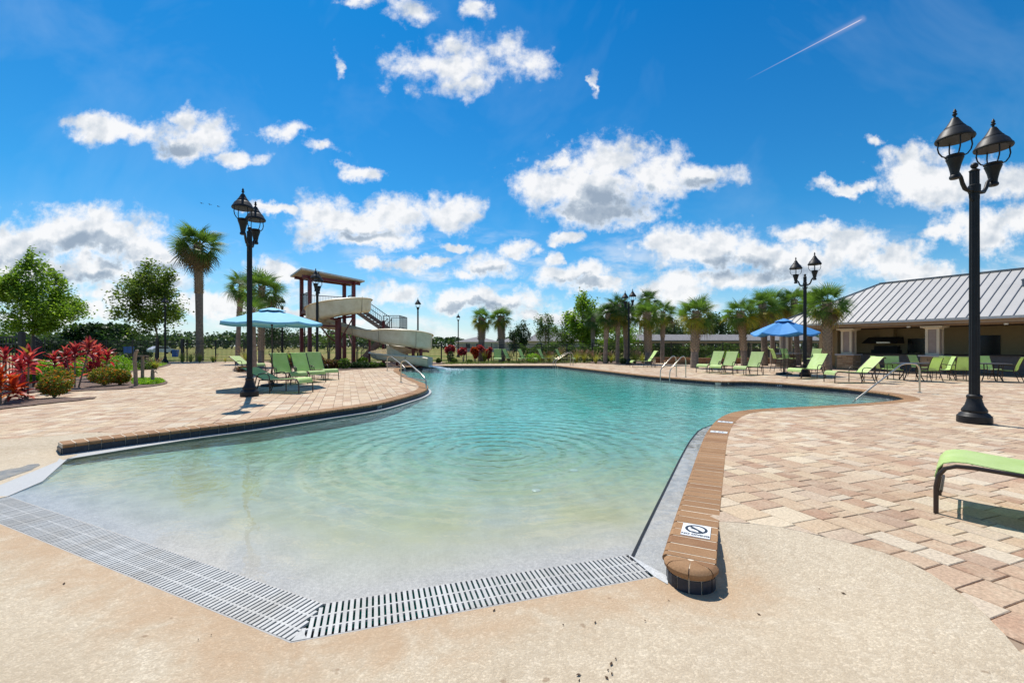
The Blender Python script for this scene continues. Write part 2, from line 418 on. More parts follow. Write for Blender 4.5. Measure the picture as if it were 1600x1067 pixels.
fl_m = mat('cream_gelcoat', (.76,.63,.40), .4, var=.14, scale=2.2, col2=(.82,.72,.52), bump=.02)
fl_in = mat('flume_inside', (.60,.47,.36), .3, var=.06, scale=2)
rail_m = mat('grey_rail', (.10,.105,.11), .45, .3)
tread_m = mat('weathered_tread', (.26,.20,.17), .8, var=.25, scale=10)
wood_m = mat('weathered_post', (.30,.22,.15), .85, var=.3, scale=9, bump=.5, bscale=30)
roof_m = mat('galvalume_roof', (.45,.43,.405), .5, .15, var=.05, scale=1.2)
seam_m = mat('roof_seam', (.20,.21,.23), .45, .4)
stucco_tan = mat('tan_stucco', (.36,.25,.165), .9, var=.06, bump=.2, bscale=80)
stucco_cream = mat('cream_trim', (.66,.56,.41), .8, var=.06)
stucco_mauve = mat('mauve_stucco', (.33,.26,.22), .9, var=.07, bump=.2, bscale=80)
wall_in = mat('ochre_wall', (.46,.36,.21), .9, var=.05)
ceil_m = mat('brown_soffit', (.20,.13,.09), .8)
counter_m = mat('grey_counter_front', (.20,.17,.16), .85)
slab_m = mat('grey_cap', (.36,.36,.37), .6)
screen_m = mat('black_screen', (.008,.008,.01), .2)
shingle_m = mat('grey_shingle', (.20,.19,.19), .9, var=.35, scale=5, bump=.5, bscale=14)
fence_m = mat('black_fence', (.010,.0105,.012), .45)
blue_l = mat('pale_blue_canvas', (.20,.52,.70), .75, var=.05, bump=.1, bscale=200)
blue_d = mat('blue_canvas', (.06,.27,.60), .75, var=.08, bump=.1, bscale=200)
trunk_m = mat('tree_bark', (.20,.155,.115), .9, var=.3, scale=8, bump=.8, bscale=20)
palm_m = mat('palm_trunk', (.235,.18,.14), .9, var=.35, scale=6, bump=.8, bscale=24)
boot_m = mat('palm_boot', (.36,.27,.19), .9, var=.3, scale=9, bump=.5, bscale=30)
mulch_m = mat('bark_mulch', (.115,.066,.046), .95, var=.6, scale=26, bump=1, bscale=40, col2=(.22,.14,.10))
house_wall = mat('cream_house_wall', (.50,.44,.37), .9)
glass_dark = mat('dark_window', (.03,.035,.045), .12)
binblue = mat('blue_bin', (.02,.12,.5), .5)

def crown_m(n, a, b, c, t=.38): return leaf(n, [(0, a), (.5, b), (1, c)], t)
leaf_bright = crown_m('leaf_bright', (.09,.17,.02), (.18,.29,.035), (.31,.43,.06), .5)
leaf_mid = crown_m('leaf_mid', (.05,.09,.018), (.085,.145,.03), (.14,.21,.045), .42)
leaf_olive = crown_m('leaf_olive', (.07,.12,.02), (.13,.19,.035), (.21,.28,.055), .5)
leaf_dark = crown_m('leaf_dark', (.022,.048,.018), (.036,.072,.025), (.06,.11,.035), .3)
leaf_lime = crown_m('leaf_lime', (.14,.27,.02), (.22,.40,.03), (.30,.48,.05), .45)
leaf_wood = crown_m('leaf_wood', (.05,.085,.042), (.075,.12,.058), (.10,.15,.07), .3)
leaf_ixora = leaf('leaf_ixora', [(0, (.08,.13,.02)), (.5, (.17,.22,.03)), (.76, (.30,.27,.04)), (.82, (.62,.22,.03)), (1, (.58,.13,.03))], .35)
leaf_red = leaf('leaf_ti_red', [(0, (.17,.012,.02)), (.3, (.36,.02,.045)), (.65, (.55,.045,.075)), (.88, (.66,.13,.16)), (1, (.20,.17,.03))], .42, .4, .4)
leaf_redo = leaf('leaf_ti_orange', [(0, (.35,.03,.015)), (.6, (.6,.07,.02)), (1, (.55,.15,.03))], .45, .4, .4)
leaf_crot = leaf('leaf_croton', [(0, (.05,.07,.015)), (.4, (.10,.10,.02)), (.65, (.26,.07,.03)), (1, (.32,.14,.08))], .3)
frond_g = leaf('frond_green', [(0, (.075,.14,.03)), (.5, (.12,.21,.04)), (1, (.18,.28,.06))], .38, .55, .2)
frond_y = leaf('frond_yellow', [(0, (.20,.23,.03)), (.5, (.36,.33,.045)), (1, (.48,.36,.06))], .42, .55, .2)
frond_b = leaf('frond_brown', [(0, (.16,.10,.05)), (1, (.26,.17,.09))], .25)
frond_d = leaf('frond_dark', [(0, (.045,.09,.025)), (.5, (.07,.135,.035)), (1, (.11,.19,.045))], .34, .55, .2)
grass_f = leaf('fountain_grass', [(0, (.16,.22,.03)), (.5, (.31,.35,.05)), (.8, (.48,.38,.09)), (1, (.55,.40,.2))], .4)
plume_m = leaf('grass_plume', [(0, (.42,.28,.2)), (1, (.55,.38,.28))], .4)

def water_material():
    m = bpy.data.materials.new('pool_water'); m.use_nodes = True; T = NT(m.node_tree); T.n.clear()
    geo = T.new('ShaderNodeNewGeometry'); pos = geo.outputs['Position']
    sp = T.vec('MULTIPLY', pos, (1, 1.0, 0))
    a = T.noise(1.6, 3, .5, sp, .4); b = T.noise(5.5, 3, .55, sp, .6); c = T.noise(17, 2, .5, sp, .3)
    h = T.math('ADD', T.math('MULTIPLY', a, .024), T.math('ADD', T.math('MULTIPLY', b, .021), T.math('MULTIPLY', c, .0038)))
    # calm film at the beach entry, livelier outside; rings round the bubbler
    cxr, cyr = G(775, 705, -.16)
    dist = T.vec('DISTANCE', sp, (cxr, cyr, 0), out=1)
    ring = T.math('MULTIPLY', T.math('SINE', T.math('MULTIPLY_ADD', dist, -21, T.math('MULTIPLY', b, 4))), T.maprange(dist, .1, 3.8, .0068, 0))
    sy = T.new('ShaderNodeSeparateXYZ'); T.l.new(pos, sy.inputs[0])
    h = T.math('MULTIPLY', h, T.math('MAXIMUM', T.maprange(sy.outputs[1], 4.4, 9.0, .07, 1.0), .07))
    h = T.math('ADD', h, ring)
    bn = T.new('ShaderNodeBump'); bn.inputs['Strength'].default_value = 1; bn.inputs['Distance'].default_value = 1.0
    T.l.new(h, bn.inputs['Height'])
    fr = T.new('ShaderNodeFresnel'); fr.inputs[0].default_value = 1.33; T.l.new(bn.outputs[0], fr.inputs[1])
    gl = T.new('ShaderNodeBsdfGlossy'); gl.inputs['Roughness'].default_value = .015; T.l.new(bn.outputs[0], gl.inputs['Normal'])
    rf = T.new('ShaderNodeBsdfRefraction'); rf.inputs['IOR'].default_value = 1.33; rf.inputs['Roughness'].default_value = 0; T.l.new(bn.outputs[0], rf.inputs['Normal'])
    tr = T.new('ShaderNodeBsdfTransparent')
    # ripple light network painted into the transparency colour in place of real caustics
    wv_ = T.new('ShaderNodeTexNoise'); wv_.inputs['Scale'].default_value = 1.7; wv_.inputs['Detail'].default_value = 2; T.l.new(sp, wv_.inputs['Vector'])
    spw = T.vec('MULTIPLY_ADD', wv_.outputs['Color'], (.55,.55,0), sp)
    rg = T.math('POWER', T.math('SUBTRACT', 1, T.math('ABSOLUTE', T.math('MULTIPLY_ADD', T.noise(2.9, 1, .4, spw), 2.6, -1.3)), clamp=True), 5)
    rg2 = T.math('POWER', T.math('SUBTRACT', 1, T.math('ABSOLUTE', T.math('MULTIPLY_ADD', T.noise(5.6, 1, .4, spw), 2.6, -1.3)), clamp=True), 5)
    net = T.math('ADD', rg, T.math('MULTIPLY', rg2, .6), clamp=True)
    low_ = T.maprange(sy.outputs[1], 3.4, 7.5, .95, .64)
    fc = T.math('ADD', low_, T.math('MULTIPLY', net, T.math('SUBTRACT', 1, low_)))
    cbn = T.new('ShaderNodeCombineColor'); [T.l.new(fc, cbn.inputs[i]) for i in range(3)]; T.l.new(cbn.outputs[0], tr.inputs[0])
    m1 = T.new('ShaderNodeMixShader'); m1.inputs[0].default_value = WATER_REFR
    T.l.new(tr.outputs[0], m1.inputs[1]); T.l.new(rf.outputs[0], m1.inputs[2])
    m2 = T.new('ShaderNodeMixShader'); T.l.new(fr.outputs[0], m2.inputs[0])
    T.l.new(m1.outputs[0], m2.inputs[1]); T.l.new(gl.outputs[0], m2.inputs[2])
    ab_ = T.new('ShaderNodeVolumeAbsorption'); ab_.inputs['Color'].default_value = (.03, .93, .915, 1); ab_.inputs['Density'].default_value = .76
    o = T.new('ShaderNodeOutputMaterial'); T.l.new(m2.outputs[0], o.inputs[0]); T.l.new(ab_.outputs[0], o.inputs['Volume'])
    return m
WATER_REFR = 0.2
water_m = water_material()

def concrete_material():
    m = bpy.data.materials.new('apron_concrete'); m.use_nodes = True; T = NT(m.node_tree); T.n.clear()
    geo = T.new('ShaderNodeNewGeometry'); pos = geo.outputs['Position']
    kn = T.noise(70, 6, .68, pos, .25); fine = T.noise(160, 3, .6, pos)
    big = T.noise(1.1, 5, .6, pos); mid = T.noise(3.6, 5, .65, pos, .5)
    col = T.mix(T.maprange(big, .35, .65), (.66,.555,.405,1), (.57,.465,.33,1))
    col = T.mix(T.maprange(mid, .5, .75, 0, .6), col, (.72,.63,.49,1))
    col = T.mix(T.maprange(kn, .38, .62, .0, .62), col, (.40,.315,.215,1))
    col = T.mix(T.math('MULTIPLY', T.maprange(T.noise(21, 5, .7, pos, .3), .46, .62), .48), col, (.42,.33,.225,1))
    wear = T.math('MULTIPLY', T.maprange(T.noise(.55, 6, .62, pos, .8), .50, .62), T.maprange(T.noise(17, 4, .65, pos), .38, .62))
    col = T.mix(T.math('MULTIPLY', wear, .42), col, (.40,.315,.21,1))
    # rust tinted band beside the gutter (mineral stain), broken by noise
    at = T.new('ShaderNodeAttribute'); at.attribute_name = 'gutter_dist'; at.attribute_type = 'GEOMETRY'
    st = T.math('MULTIPLY_ADD', T.math('SUBTRACT', mid, .5), 1.3, at.outputs['Fac'])
    stain = T.math('MULTIPLY', T.maprange(st, -.1, .55, 1, 0, smooth=True), .62)
    col = T.mix(stain, col, (.47,.30,.17,1))
    spots = T.maprange(T.noise(9, 2, .5, pos), .745, .78)
    col = T.mix(T.math('MULTIPLY', spots, .55), col, (.22,.13,.07,1))
    b = T.new('ShaderNodeBsdfPrincipled'); T.l.new(col, b.inputs['Base Color']); b.inputs['Roughness'].default_value = .85
    b.inputs['Specular IOR Level'].default_value = .25
    bn = T.new('ShaderNodeBump'); bn.inputs['Strength'].default_value = .5; bn.inputs['Distance'].default_value = .006
    T.l.new(T.math('ADD', T.maprange(kn, .42, .6), T.math('MULTIPLY', fine, .35)), bn.inputs['Height']); T.l.new(bn.outputs[0], b.inputs['Normal'])
    o = T.new('ShaderNodeOutputMaterial'); T.l.new(b.outputs[0], o.inputs[0]); return m
concrete_m = concrete_material()

def plaster_material():
    m = bpy.data.materials.new('quartz_plaster'); m.use_nodes = True; T = NT(m.node_tree); T.n.clear()
    geo = T.new('ShaderNodeNewGeometry'); pos = geo.outputs['Position']
    sp = T.noise(150, 3, .7, pos); sp2 = T.noise(38, 4, .65, pos); mid = T.noise(1.3, 5, .6, pos, .5)
    at = T.new('ShaderNodeAttribute'); at.attribute_name = 'gutter_dist'; at.attribute_type = 'GEOMETRY'
    col = T.mix(T.maprange(sp, .35, .65), (.40,.41,.405,1), (.64,.64,.625,1))
    col = T.mix(1, col, T.ramp(sp2, [(.3,.78),(.7,1.1)]), 'MULTIPLY')
    # algae-yellow film on the shallow beach, in patches
    f = T.math('MULTIPLY', T.maprange(at.outputs['Fac'], .1, .8), T.maprange(at.outputs['Fac'], 3.0, 7.0, 1, 0))
    f = T.math('MULTIPLY', f, T.maprange(mid, .30, .62, .45, 1))
    col = T.mix(f, col, (.46,.45,.28,1))
    col = T.mix(T.maprange(at.outputs['Fac'], 4.0, 9.0), col, (.62,.72,.70,1))
    col = T.mix(T.maprange(at.outputs['Fac'], -.5, -1.0), col, (.36,.36,.35,1))
    b = T.new('ShaderNodeBsdfPrincipled'); T.l.new(col, b.inputs['Base Color']); b.inputs['Roughness'].default_value = .6
    bn = T.new('ShaderNodeBump'); bn.inputs['Strength'].default_value = .25; bn.inputs['Distance'].default_value = .004
    T.l.new(sp2, bn.inputs['Height']); T.l.new(bn.outputs[0], b.inputs['Normal'])
    o = T.new('ShaderNodeOutputMaterial'); T.l.new(b.outputs[0], o.inputs[0]); return m
plaster_m = plaster_material()

def lawn_material():
    m = bpy.data.materials.new('field_grass'); m.use_nodes = True; T = NT(m.node_tree); T.n.clear()
    geo = T.new('ShaderNodeNewGeometry'); pos = geo.outputs['Position']
    n_ = T.noise(.05, 5, .6, pos); n2 = T.noise(2.5, 6, .7, pos)
    col = T.mix(T.maprange(n_, .38, .6), (.12,.17,.03,1), (.34,.27,.10,1))
    col = T.mix(1, col, T.ramp(n2, [(.25,.55),(.75,1.3)]), 'MULTIPLY')
    b = T.new('ShaderNodeBsdfPrincipled'); T.l.new(col, b.inputs['Base Color']); b.inputs['Roughness'].default_value = .95
    b.inputs['Specular IOR Level'].default_value = .1
    bn = T.new('ShaderNodeBump'); bn.inputs['Strength'].default_value = .8; bn.inputs['Distance'].default_value = .05
    T.l.new(n2, bn.inputs['Height']); T.l.new(bn.outputs[0], b.inputs['Normal'])
    o = T.new('ShaderNodeOutputMaterial'); T.l.new(b.outputs[0], o.inputs[0]); return m
lawn_m = lawn_material()

# ================================================================== POOL, APRON, DECK
WZ = -.16                                            # water level; deck and coping top are z = 0
EDGE_PX = [(97,694),(200,681),(300,669),(400,657),(500,643),(590,630),(640,617.5),(660,611),(668,605),(663,599),(645,592),(632,585),(623,578.5),(631,574),(672,571.4),
           (770,571),(860,571),(872,571.4),(890,573.3),(947,579.6),(1005,586.2),(1060,591),(1112,594.8),(1122,595.6),(1135,595.8),(1173,595.8),(1217,598.4),(1266,602),(1315,606),(1350,610),(1388,615),
           (1409,619.5),(1414,622.8),(1396,625.8),(1364,628.7),(1290,633.5),(1193,638.5),(1160,641.5),(1138,646.5),(1122,656),(1110,670),(1100,690),(1080,748),(1060,808),(1042,866)]
edge = catmull([G(*p) for p in EDGE_PX], .14)
NE = len(edge)
def tang(seq, i): return (seq[min(i+1, len(seq)-1)] - seq[max(i-1, 0)]).normalized()
OUTW = [Vector((-tang(edge, i).y, tang(edge, i).x)) for i in range(NE)]
for _ in range(3): OUTW = [((OUTW[max(i-1,0)] + OUTW[i]*2 + OUTW[min(i+1,NE-1)])).normalized() for i in range(NE)]
CW = .30
def off(i, d): return edge[i] + OUTW[i]*d
GZ = -.15
A_OUT0, C_OUT, B_OUT = G(0,817,GZ), G(455,1002,GZ), G(1022,900,GZ)
A_IN0, C_IN, B_IN = G(20,773,GZ), G(505,942,GZ), G(985,866,GZ)
vA = (Vector(C_OUT)-Vector(A_OUT0)).normalized(); vB = (Vector(B_OUT)-Vector(C_OUT)).normalized()
nA = Vector((-vA.y, vA.x)); nB = Vector((-vB.y, vB.x)); GW = .325
C_OUT, B_OUT = Vector(C_OUT), Vector(B_OUT)
LA, LB = 4.6, (B_OUT-C_OUT).length
A_OUT0 = C_OUT - vA*LA
# mitre corner of the inner lines
def isect(p, d, q, e):
    k = d.x*e.y - d.y*e.x; t = ((q.x-p.x)*e.y - (q.y-p.y)*e.x)/k; return p + d*t
C_IN = isect(C_OUT+nA*GW, vA, C_OUT+nB*GW, vB); B_IN = B_OUT + nB*GW; A_IN0 = A_OUT0 + nA*GW
nose_i, nose_o = edge[-1], off(NE-1, CW); nose_c = (nose_i+nose_o)/2; nose_t = Vector((OUTW[-1].y, -OUTW[-1].x))
slabL = [Vector(G(-40,775,GZ)), Vector(G(0,758,GZ)), Vector(G(89,721.5,GZ)), Vector(G(127,708.5,GZ))]
shore = [nose_i, B_IN, C_IN, A_IN0]
def segdist(p, a, b):
    d = b-a; t = max(0, min(1, (p-a).dot(d)/d.length_squared)); return (p-(a+d*t)).length
def polydist(p, pl): return min(segdist(p, a, b) for a, b in zip(pl, pl[1:]))
SHL = [Vector(B_IN), Vector(C_IN), Vector(A_IN0)]
def depth(d): return .46*(1 - math.exp(-(.045*d + .009*d*d)/.46))
EDN = np.array([tuple(p) for p in edge])
def cove(x, y):
    if y < 8: return 1
    d = math.sqrt(((EDN-np.array((x, y)))**2).sum(1).min()); t = min(1, d/5.5); t = t*t*(3-2*t); return 1 - (1-(.16+.84*t))*min(1, (y-8)/5)
def floor_z(x, y):                                  # the basin is modelled at the depth it appears to have through the surface
    d = polydist(Vector((x, y)), SHL)
    return -.1628 - depth(max(0, d-.12))*cove(x, y) + .0025*math.sin(x*5.1+y*2.3)*math.sin(y*4.3-x)*min(1, d*2)

def set_attr(me, name, fn):
    at = me.attributes.new(name, 'FLOAT', 'POINT')
    at.data.foreach_set('value', [fn(v.co) for v in me.vertices])

pool_poly = [tuple(p) for p in edge[::3]] + [tuple(edge[-1])] + [tuple(B_IN), tuple(C_IN), tuple(A_IN0), tuple(slabL[1]), tuple(slabL[3])]
gp = []
xs = np.arange(-8, 11.5, .45)
for gy in np.arange(2.3, 33, .45):
    for gx in xs:
        p = (gx + random.uniform(-.08,.08), gy + random.uniform(-.08,.08))
        if inside(p, pool_poly): gp.append(p)
for k in range(40):                                   # finer near the wet edge
    for q in (.05, .12, .2, .32):
        a = Vector(B_IN).lerp(Vector(C_IN), k/40) + nB*q; gp.append((a.x, a.y))
for k in range(80):
    for q in (.05, .12, .2, .32):
        a = Vector(C_IN).lerp(Vector(A_IN0), k/80) + nA*q
        if inside(a, pool_poly): gp.append((a.x, a.y))
fm = fill(pool_poly, pts=gp, zf=floor_z)
pool = obj('pool_basin', fm, plaster_m, smooth=True); tag(pool, kind='structure')
set_attr(pool.data, 'gutter_dist', lambda c: polydist(Vector((c.x, c.y)), SHL))

# walls below the tile, gutter ledge and its dark line
wm = MB()
for i in range(0, NE-3, 3):
    a, b = off(i, 0), off(min(i+3, NE-1), 0)
    wm.add([(a.x,a.y,-.155),(b.x,b.y,-.155),(b.x,b.y,-.9),(a.x,a.y,-.9)], [(0,1,2,3)])
obj('pool_wall', wm, plaster_m, pool)
def ledge(name, outer, inner, line, zo=-.146, zi=-.156, dry=0):
    mb, lm, n = MB(), MB(), len(outer)
    V = [(p.x,p.y,zo) for p in outer] + [(p.x,p.y,zi) for p in inner] + [(p.x,p.y,-1.6) for p in inner]
    mb.add(V, [(i,i+1,n+i+1,n+i) for i in range(n-1)] + [(n+i,n+i+1,2*n+i+1,2*n+i) for i in range(n-1)])
    o = obj(name, mb, plaster_m, pool); set_attr(o.data, 'gutter_dist', lambda c: dry)
    if line:
        for i in range(n-1):
            d = (inner[i+1]-inner[i]).normalized(); s_ = Vector((-d.y, d.x))*.011
            a, b = inner[i], inner[i+1]
            lm.add([(a.x-s_.x,a.y-s_.y,zi+.007),(b.x-s_.x,b.y-s_.y,zi+.007),(b.x+s_.x,b.y+s_.y,zi+.007),(a.x+s_.x,a.y+s_.y,zi+.007)], [(0,1,2,3)])
        obj('tile_line', lm, black_m, o)
iR0 = min(range(NE//2, NE), key=lambda i: (edge[i]-Vector(G(1136,647)) ).length)
oR = [off(i, .012) for i in range(iR0, NE, 2)] + [nose_i + nose_t*.02]
iR = [off(i, -.27*min(1, ((i-iR0)*.14/1.3)**.6 if i > iR0 else 0)) for i in range(iR0, NE, 2)] + [B_IN + Vector((.0,.02))]
ledge('gutter_ledge', oR, iR, True, -.1625, -.1655)
iT = min(range(NE//2), key=lambda i: (edge[i]-Vector(G(664,599))).length)
oL = [slabL[0], slabL[1], slabL[2]] + [off(i, .012) for i in range(0, iT, 2)]
inL = [Vector(G(-30,782,GZ)), Vector(G(12,774,GZ)), Vector(G(66,751,GZ))]
for k, i in enumerate(range(0, iT, 2)):
    inL.append(off(i, -.02 - (.11 + .22*max(0, 1-k*.28/1.6))*min(1, (iT-i)*.14/1.0)))
ledge('gutter_ledge', oL, inL, False, dry=-.85)
corner = MB().add([(B_IN.x,B_IN.y+.02,-.152),(B_OUT.x,B_OUT.y,-.150),(nose_i.x+nose_t.x*.11+.02,nose_i.y+nose_t.y*.11,-.147),(nose_i.x+.01,nose_i.y,-.147)], [(0,1,2,3)])
cc = obj('gutter_ledge', corner, plaster_m, pool); set_attr(cc.data, 'gutter_dist', lambda c: 0)
# submerged bench round the far cove
i0 = min(range(NE), key=lambda i: (edge[i]-Vector(G(1122,595.6))).length); i1 = min(range(NE), key=lambda i: (edge[i]-Vector(G(1250,636))).length)
ob, ib = [off(i, .01) for i in range(i0, i1, 2)], [off(i, -.40) for i in range(i0, i1, 2)]
bm_ = MB(); n = len(ob)
bm_.add([(p.x,p.y,-.21) for p in ob]+[(p.x,p.y,-.22) for p in ib]+[(p.x,p.y,-1.6) for p in ib], [(i,i+1,n+i+1,n+i) for i in range(n-1)]+[(n+i,n+i+1,2*n+i+1,2*n+i) for i in range(n-1)])
o = obj('pool_bench', bm_, plaster_m, pool); set_attr(o.data, 'gutter_dist', lambda c: 0)

# coping bricks and waterline tiles, nearest as single pieces, the far run joined
def brick_mb(i, gap=.014):
    j = i+1; mb = MB()
    prof = [(.0,-.058),(-.018,-.052),(-.030,-.036),(-.031,-.022),(-.022,-.008),(-.004,0),(CW,0),(CW,-.058)]
    a, b = edge[i], edge[j]; na, nb = OUTW[i], OUTW[j]; t = (b-a).normalized()*gap/2; dz = random.uniform(-.0012,.0012)
    V = []
    for p, nn, s in ((a, na, 1), (b, nb, -1)):
        for d, z in prof: q = p + nn*d + t*s; V.append((q.x, q.y, z+dz))
    k = len(prof)
    mb.add(V, [tuple(range(k)), tuple(range(2*k-1, k-1, -1))] + [(m_, k+m_, k+(m_+1) % k, (m_+1) % k) for m_ in range(k)]); return mb
def tile_mb(i, j, gap=.006):
    mb = MB(); a, b = edge[i], edge[j]; na, nb = OUTW[i], OUTW[j]; t = (b-a).normalized()*gap/2; V = []
    for p, nn, s in ((a, na, 1), (b, nb, -1)):
        for d, z in ((-.004,-.156),(-.004,-.059),(.016,-.059),(.016,-.156)): q = p + nn*d + t*s; V.append((q.x, q.y, z))
    return mb.add(V, [(3,2,1,0),(4,5,6,7),(0,1,5,4),(1,2,6,5),(2,3,7,6),(3,0,4,7)])
order = sorted(range(NE-1), key=lambda i: edge[i].length); near = set(order[:290]); run = MB()
for i in range(NE-1):
    m_ = brick_mb(i)
    if i in near: obj('coping_brick', m_, brick_m, pool)
    else: run.add(m_.v, m_.f)
tag(obj('coping_run', run, brick_m, pool), kind='stuff')
tl = list(range(0, NE-2)); ti = [(i, i+1) for i in range(0, NE-1)]
ti = []; k = 0
while k < NE-2: ti.append((k, min(k+1 if k % 3 else k+2, NE-1))); k = ti[-1][1]
order = sorted(ti, key=lambda p: edge[p[0]].length); near = set(order[:230]); run = MB()
for p in ti:
    m_ = tile_mb(*p)
    if p in near: obj('waterline_tile', m_, tile_m, pool)
    else: run.add(m_.v, m_.f)
tag(obj('tile_band', run, tile_m, pool), kind='stuff')
# mortar bed behind and under the bricks
bed = MB()
for i in range(0, NE-1):
    j = i+1; V = []
    for q in (i, j):
        for d, z in ((-.001,-.0025),(CW-.006,-.0018),(CW-.006,-.26),(.010,-.26)): p = off(q, d); V.append((p.x,p.y,z))
    bed.add(V, [(0,4,5,1),(1,5,6,2),(3,7,4,0)])
p, q = off(0,.0), off(0,CW-.006); bed.add([(p.x,p.y,-.0025),(q.x,q.y,-.0025),(q.x,q.y,-.26),(p.x,p.y,-.26)], [(0,1,2,3)])
obj('coping_bed', bed, mortar_m, pool)
# rounded nose: four wedge bricks over a ring of tiles
rad = CW/2 + .012
a0 = math.atan2(-OUTW[-1].y, -OUTW[-1].x)            # direction to the water side
cw_sign = 1 if math.sin(math.atan2(nose_t.y, nose_t.x) - a0) > 0 else -1
def np_(r, t, z): a = a0 + cw_sign*t; return (nose_c.x + r*math.cos(a), nose_c.y + r*math.sin(a), z)
prof = [(.02,0),(rad-.03,0),(rad-.008,-.008),(rad+.006,-.024),(rad+.005,-.042),(rad-.012,-.066),(.02,-.066)]
cuts = [0, .62, 1.57, 2.52, math.pi]
for c0, c1 in zip(cuts, cuts[1:]):
    mb = MB(); V = []; ns = 5; k = len(prof)
    for s_ in range(ns+1):
        t = c0 + .025 + (c1-c0-.05)*s_/ns
        V += [np_(r, t, z) for r, z in prof]
    F = [tuple(range(k))[::-1], tuple(ns*k+i for i in range(k))]
    for s_ in range(ns):
        F += [(s_*k+i, s_*k+(i+1) % k, (s_+1)*k+(i+1) % k, (s_+1)*k+i) for i in range(k)]
    obj('nose_brick', mb.add(V, F), brick_m, pool, smooth=True)
mb = MB(); ns = 16; rr = rad-.020
V = []
for s_ in range(ns+1):
    t = math.pi*s_/ns; V += [np_(.0, t, -.0025), np_(rad-.036, t, -.0025), np_(rr, t, -.03), np_(rr, t, -.26)]
mb.add(V, [(s_*4+i, s_*4+i+1, (s_+1)*4+i+1, (s_+1)*4+i) for s_ in range(ns) for i in range(3)])
obj('nose_bed', mb, mortar_m, pool)
for s_ in range(6):
    mb = MB(); V = []
    for e in range(3):
        t = math.pi*(s_ + .06 + .88*e/2)/6
        V += [np_(rr-.004, t, -.165), np_(rr-.004, t, -.072), np_(rr+.008, t, -.072), np_(rr+.008, t, -.165)]
    mb.add(V, [(3,2,1,0),(8,9,10,11)] + [(e*4+i, e*4+(i+1) % 4, (e+1)*4+(i+1) % 4, (e+1)*4+i) for e in range(2) for i in range(4)])
    obj('waterline_tile', mb, tile_m, pool)
# left end cap tiles
for s_ in range(2):
    p, q = off(0, .01+.145*s_), off(0, .145*(s_+1)); t = tang(edge, 0)*-.012
    mb = MB().add([(p.x,p.y,-.156),(q.x,q.y,-.156),(q.x,q.y,-.062),(p.x,p.y,-.062)] + [(p.x+t.x,p.y+t.y,-.156),(q.x+t.x,q.y+t.y,-.156),(q.x+t.x,q.y+t.y,-.062),(p.x+t.x,p.y+t.y,-.062)],
                  [(0,1,2,3),(7,6,5,4),(0,4,5,1),(1,5,6,2),(2,6,7,3),(3,7,4,0)])
    obj('waterline_tile', mb, tile_m, pool)

# flat lettering
def text_mesh(txt, size, m, name='lettering', bold=0):
    cu = bpy.data.curves.new('t', 'FONT'); cu.body = txt; cu.size = size; cu.align_x = 'CENTER'; cu.align_y = 'CENTER'; cu.extrude = .0006; cu.offset = bold
    o = bpy.data.objects.new('t', cu); COL.objects.link(o)
    bpy.context.view_layer.update()
    me = bpy.data.meshes.new_from_object(o.evaluated_get(bpy.context.evaluated_depsgraph_get()))
    bpy.data.objects.remove(o); bpy.data.curves.remove(cu); me.materials.clear(); me.materials.append(m); return me
ceram = mat('white_ceramic', (.78,.78,.76), .25, var=.03)
ink = mat('black_glaze', (.02,.022,.03), .3)
def near_edge(px, py): g = Vector(G(px, py)); return min(range(2, NE-2), key=lambda i: (off(i, CW/2)-g).length)
i = near_edge(1089, 832); c = off(i, CW/2); ang = math.atan2(OUTW[i].y, OUTW[i].x)
def flat(name, me, par, x, y, z=0, rz=0, **k): return link(name, me, par, (x, y, z), rz)
pl = link('no_diving_tile', MB().box(0,0,.0005,.20,.24,.006).mesh('plaque', ceram), pool, (c.x, c.y, .0), ang); pl['label'] = 'white NO DIVING tile set in the coping near its rounded end'
link('lettering', text_mesh('NO DIVING', .037, ink, bold=.0016), pl, (0, -.088, .0072))
pic = MB().box(0, .028, .0066, .145, .012, .0008)
pic.v = []; pic.f = []
for k in range(24):                                    # ring
    a, b = 2*math.pi*k/24, 2*math.pi*(k+1)/24
    pic.add([(math.cos(t)*r, .022+math.sin(t)*r, .0072) for t, r in ((a,.060),(b,.060),(b,.080),(a,.080))], [(0,1,2,3)])
def poly2(pts, z=.0074): pic.add([(x, y, z) for x, y in pts], [tuple(range(len(pts)))])
poly2([(-.056,.066),(-.044,.078),(.056,-.022),(.044,-.034)])                                  # slash
poly2([(-.05,.035),(-.035,.045),(.01,.02),(.03,-.005),(.02,-.013),(.0,.004)], .0071)           # diver's body
poly2([(.026+.012*math.cos(t), -.018+.012*math.sin(t)) for t in np.linspace(0, 6.28, 10)[:-1]], .0071)
for w_ in (-.032, -.044): poly2([(-.05,w_),(-.02,w_+.006),(.01,w_-.002),(.05,w_+.004),(.05,w_-.003),(.01,w_-.008),(-.02,w_),(-.05,w_-.006)], .0071)
obj('pictogram', pic, ink, pl)
for (px, py, txt) in ((1130, 676, '2 FT'), (1135, 659, '3 FT')):
    i = near_edge(px, py); c = off(i, CW/2); ang = math.atan2(OUTW[i].y, OUTW[i].x)
    d_ = link('depth_marker', MB().box(0,0,.0005,.25,.15,.006).mesh('depth', ceram), pool, (c.x, c.y, 0), ang); d_['label'] = 'white %s depth tile set in the coping' % txt
    link('lettering', text_mesh(txt, .09, ink), d_, (0, 0, .0072))
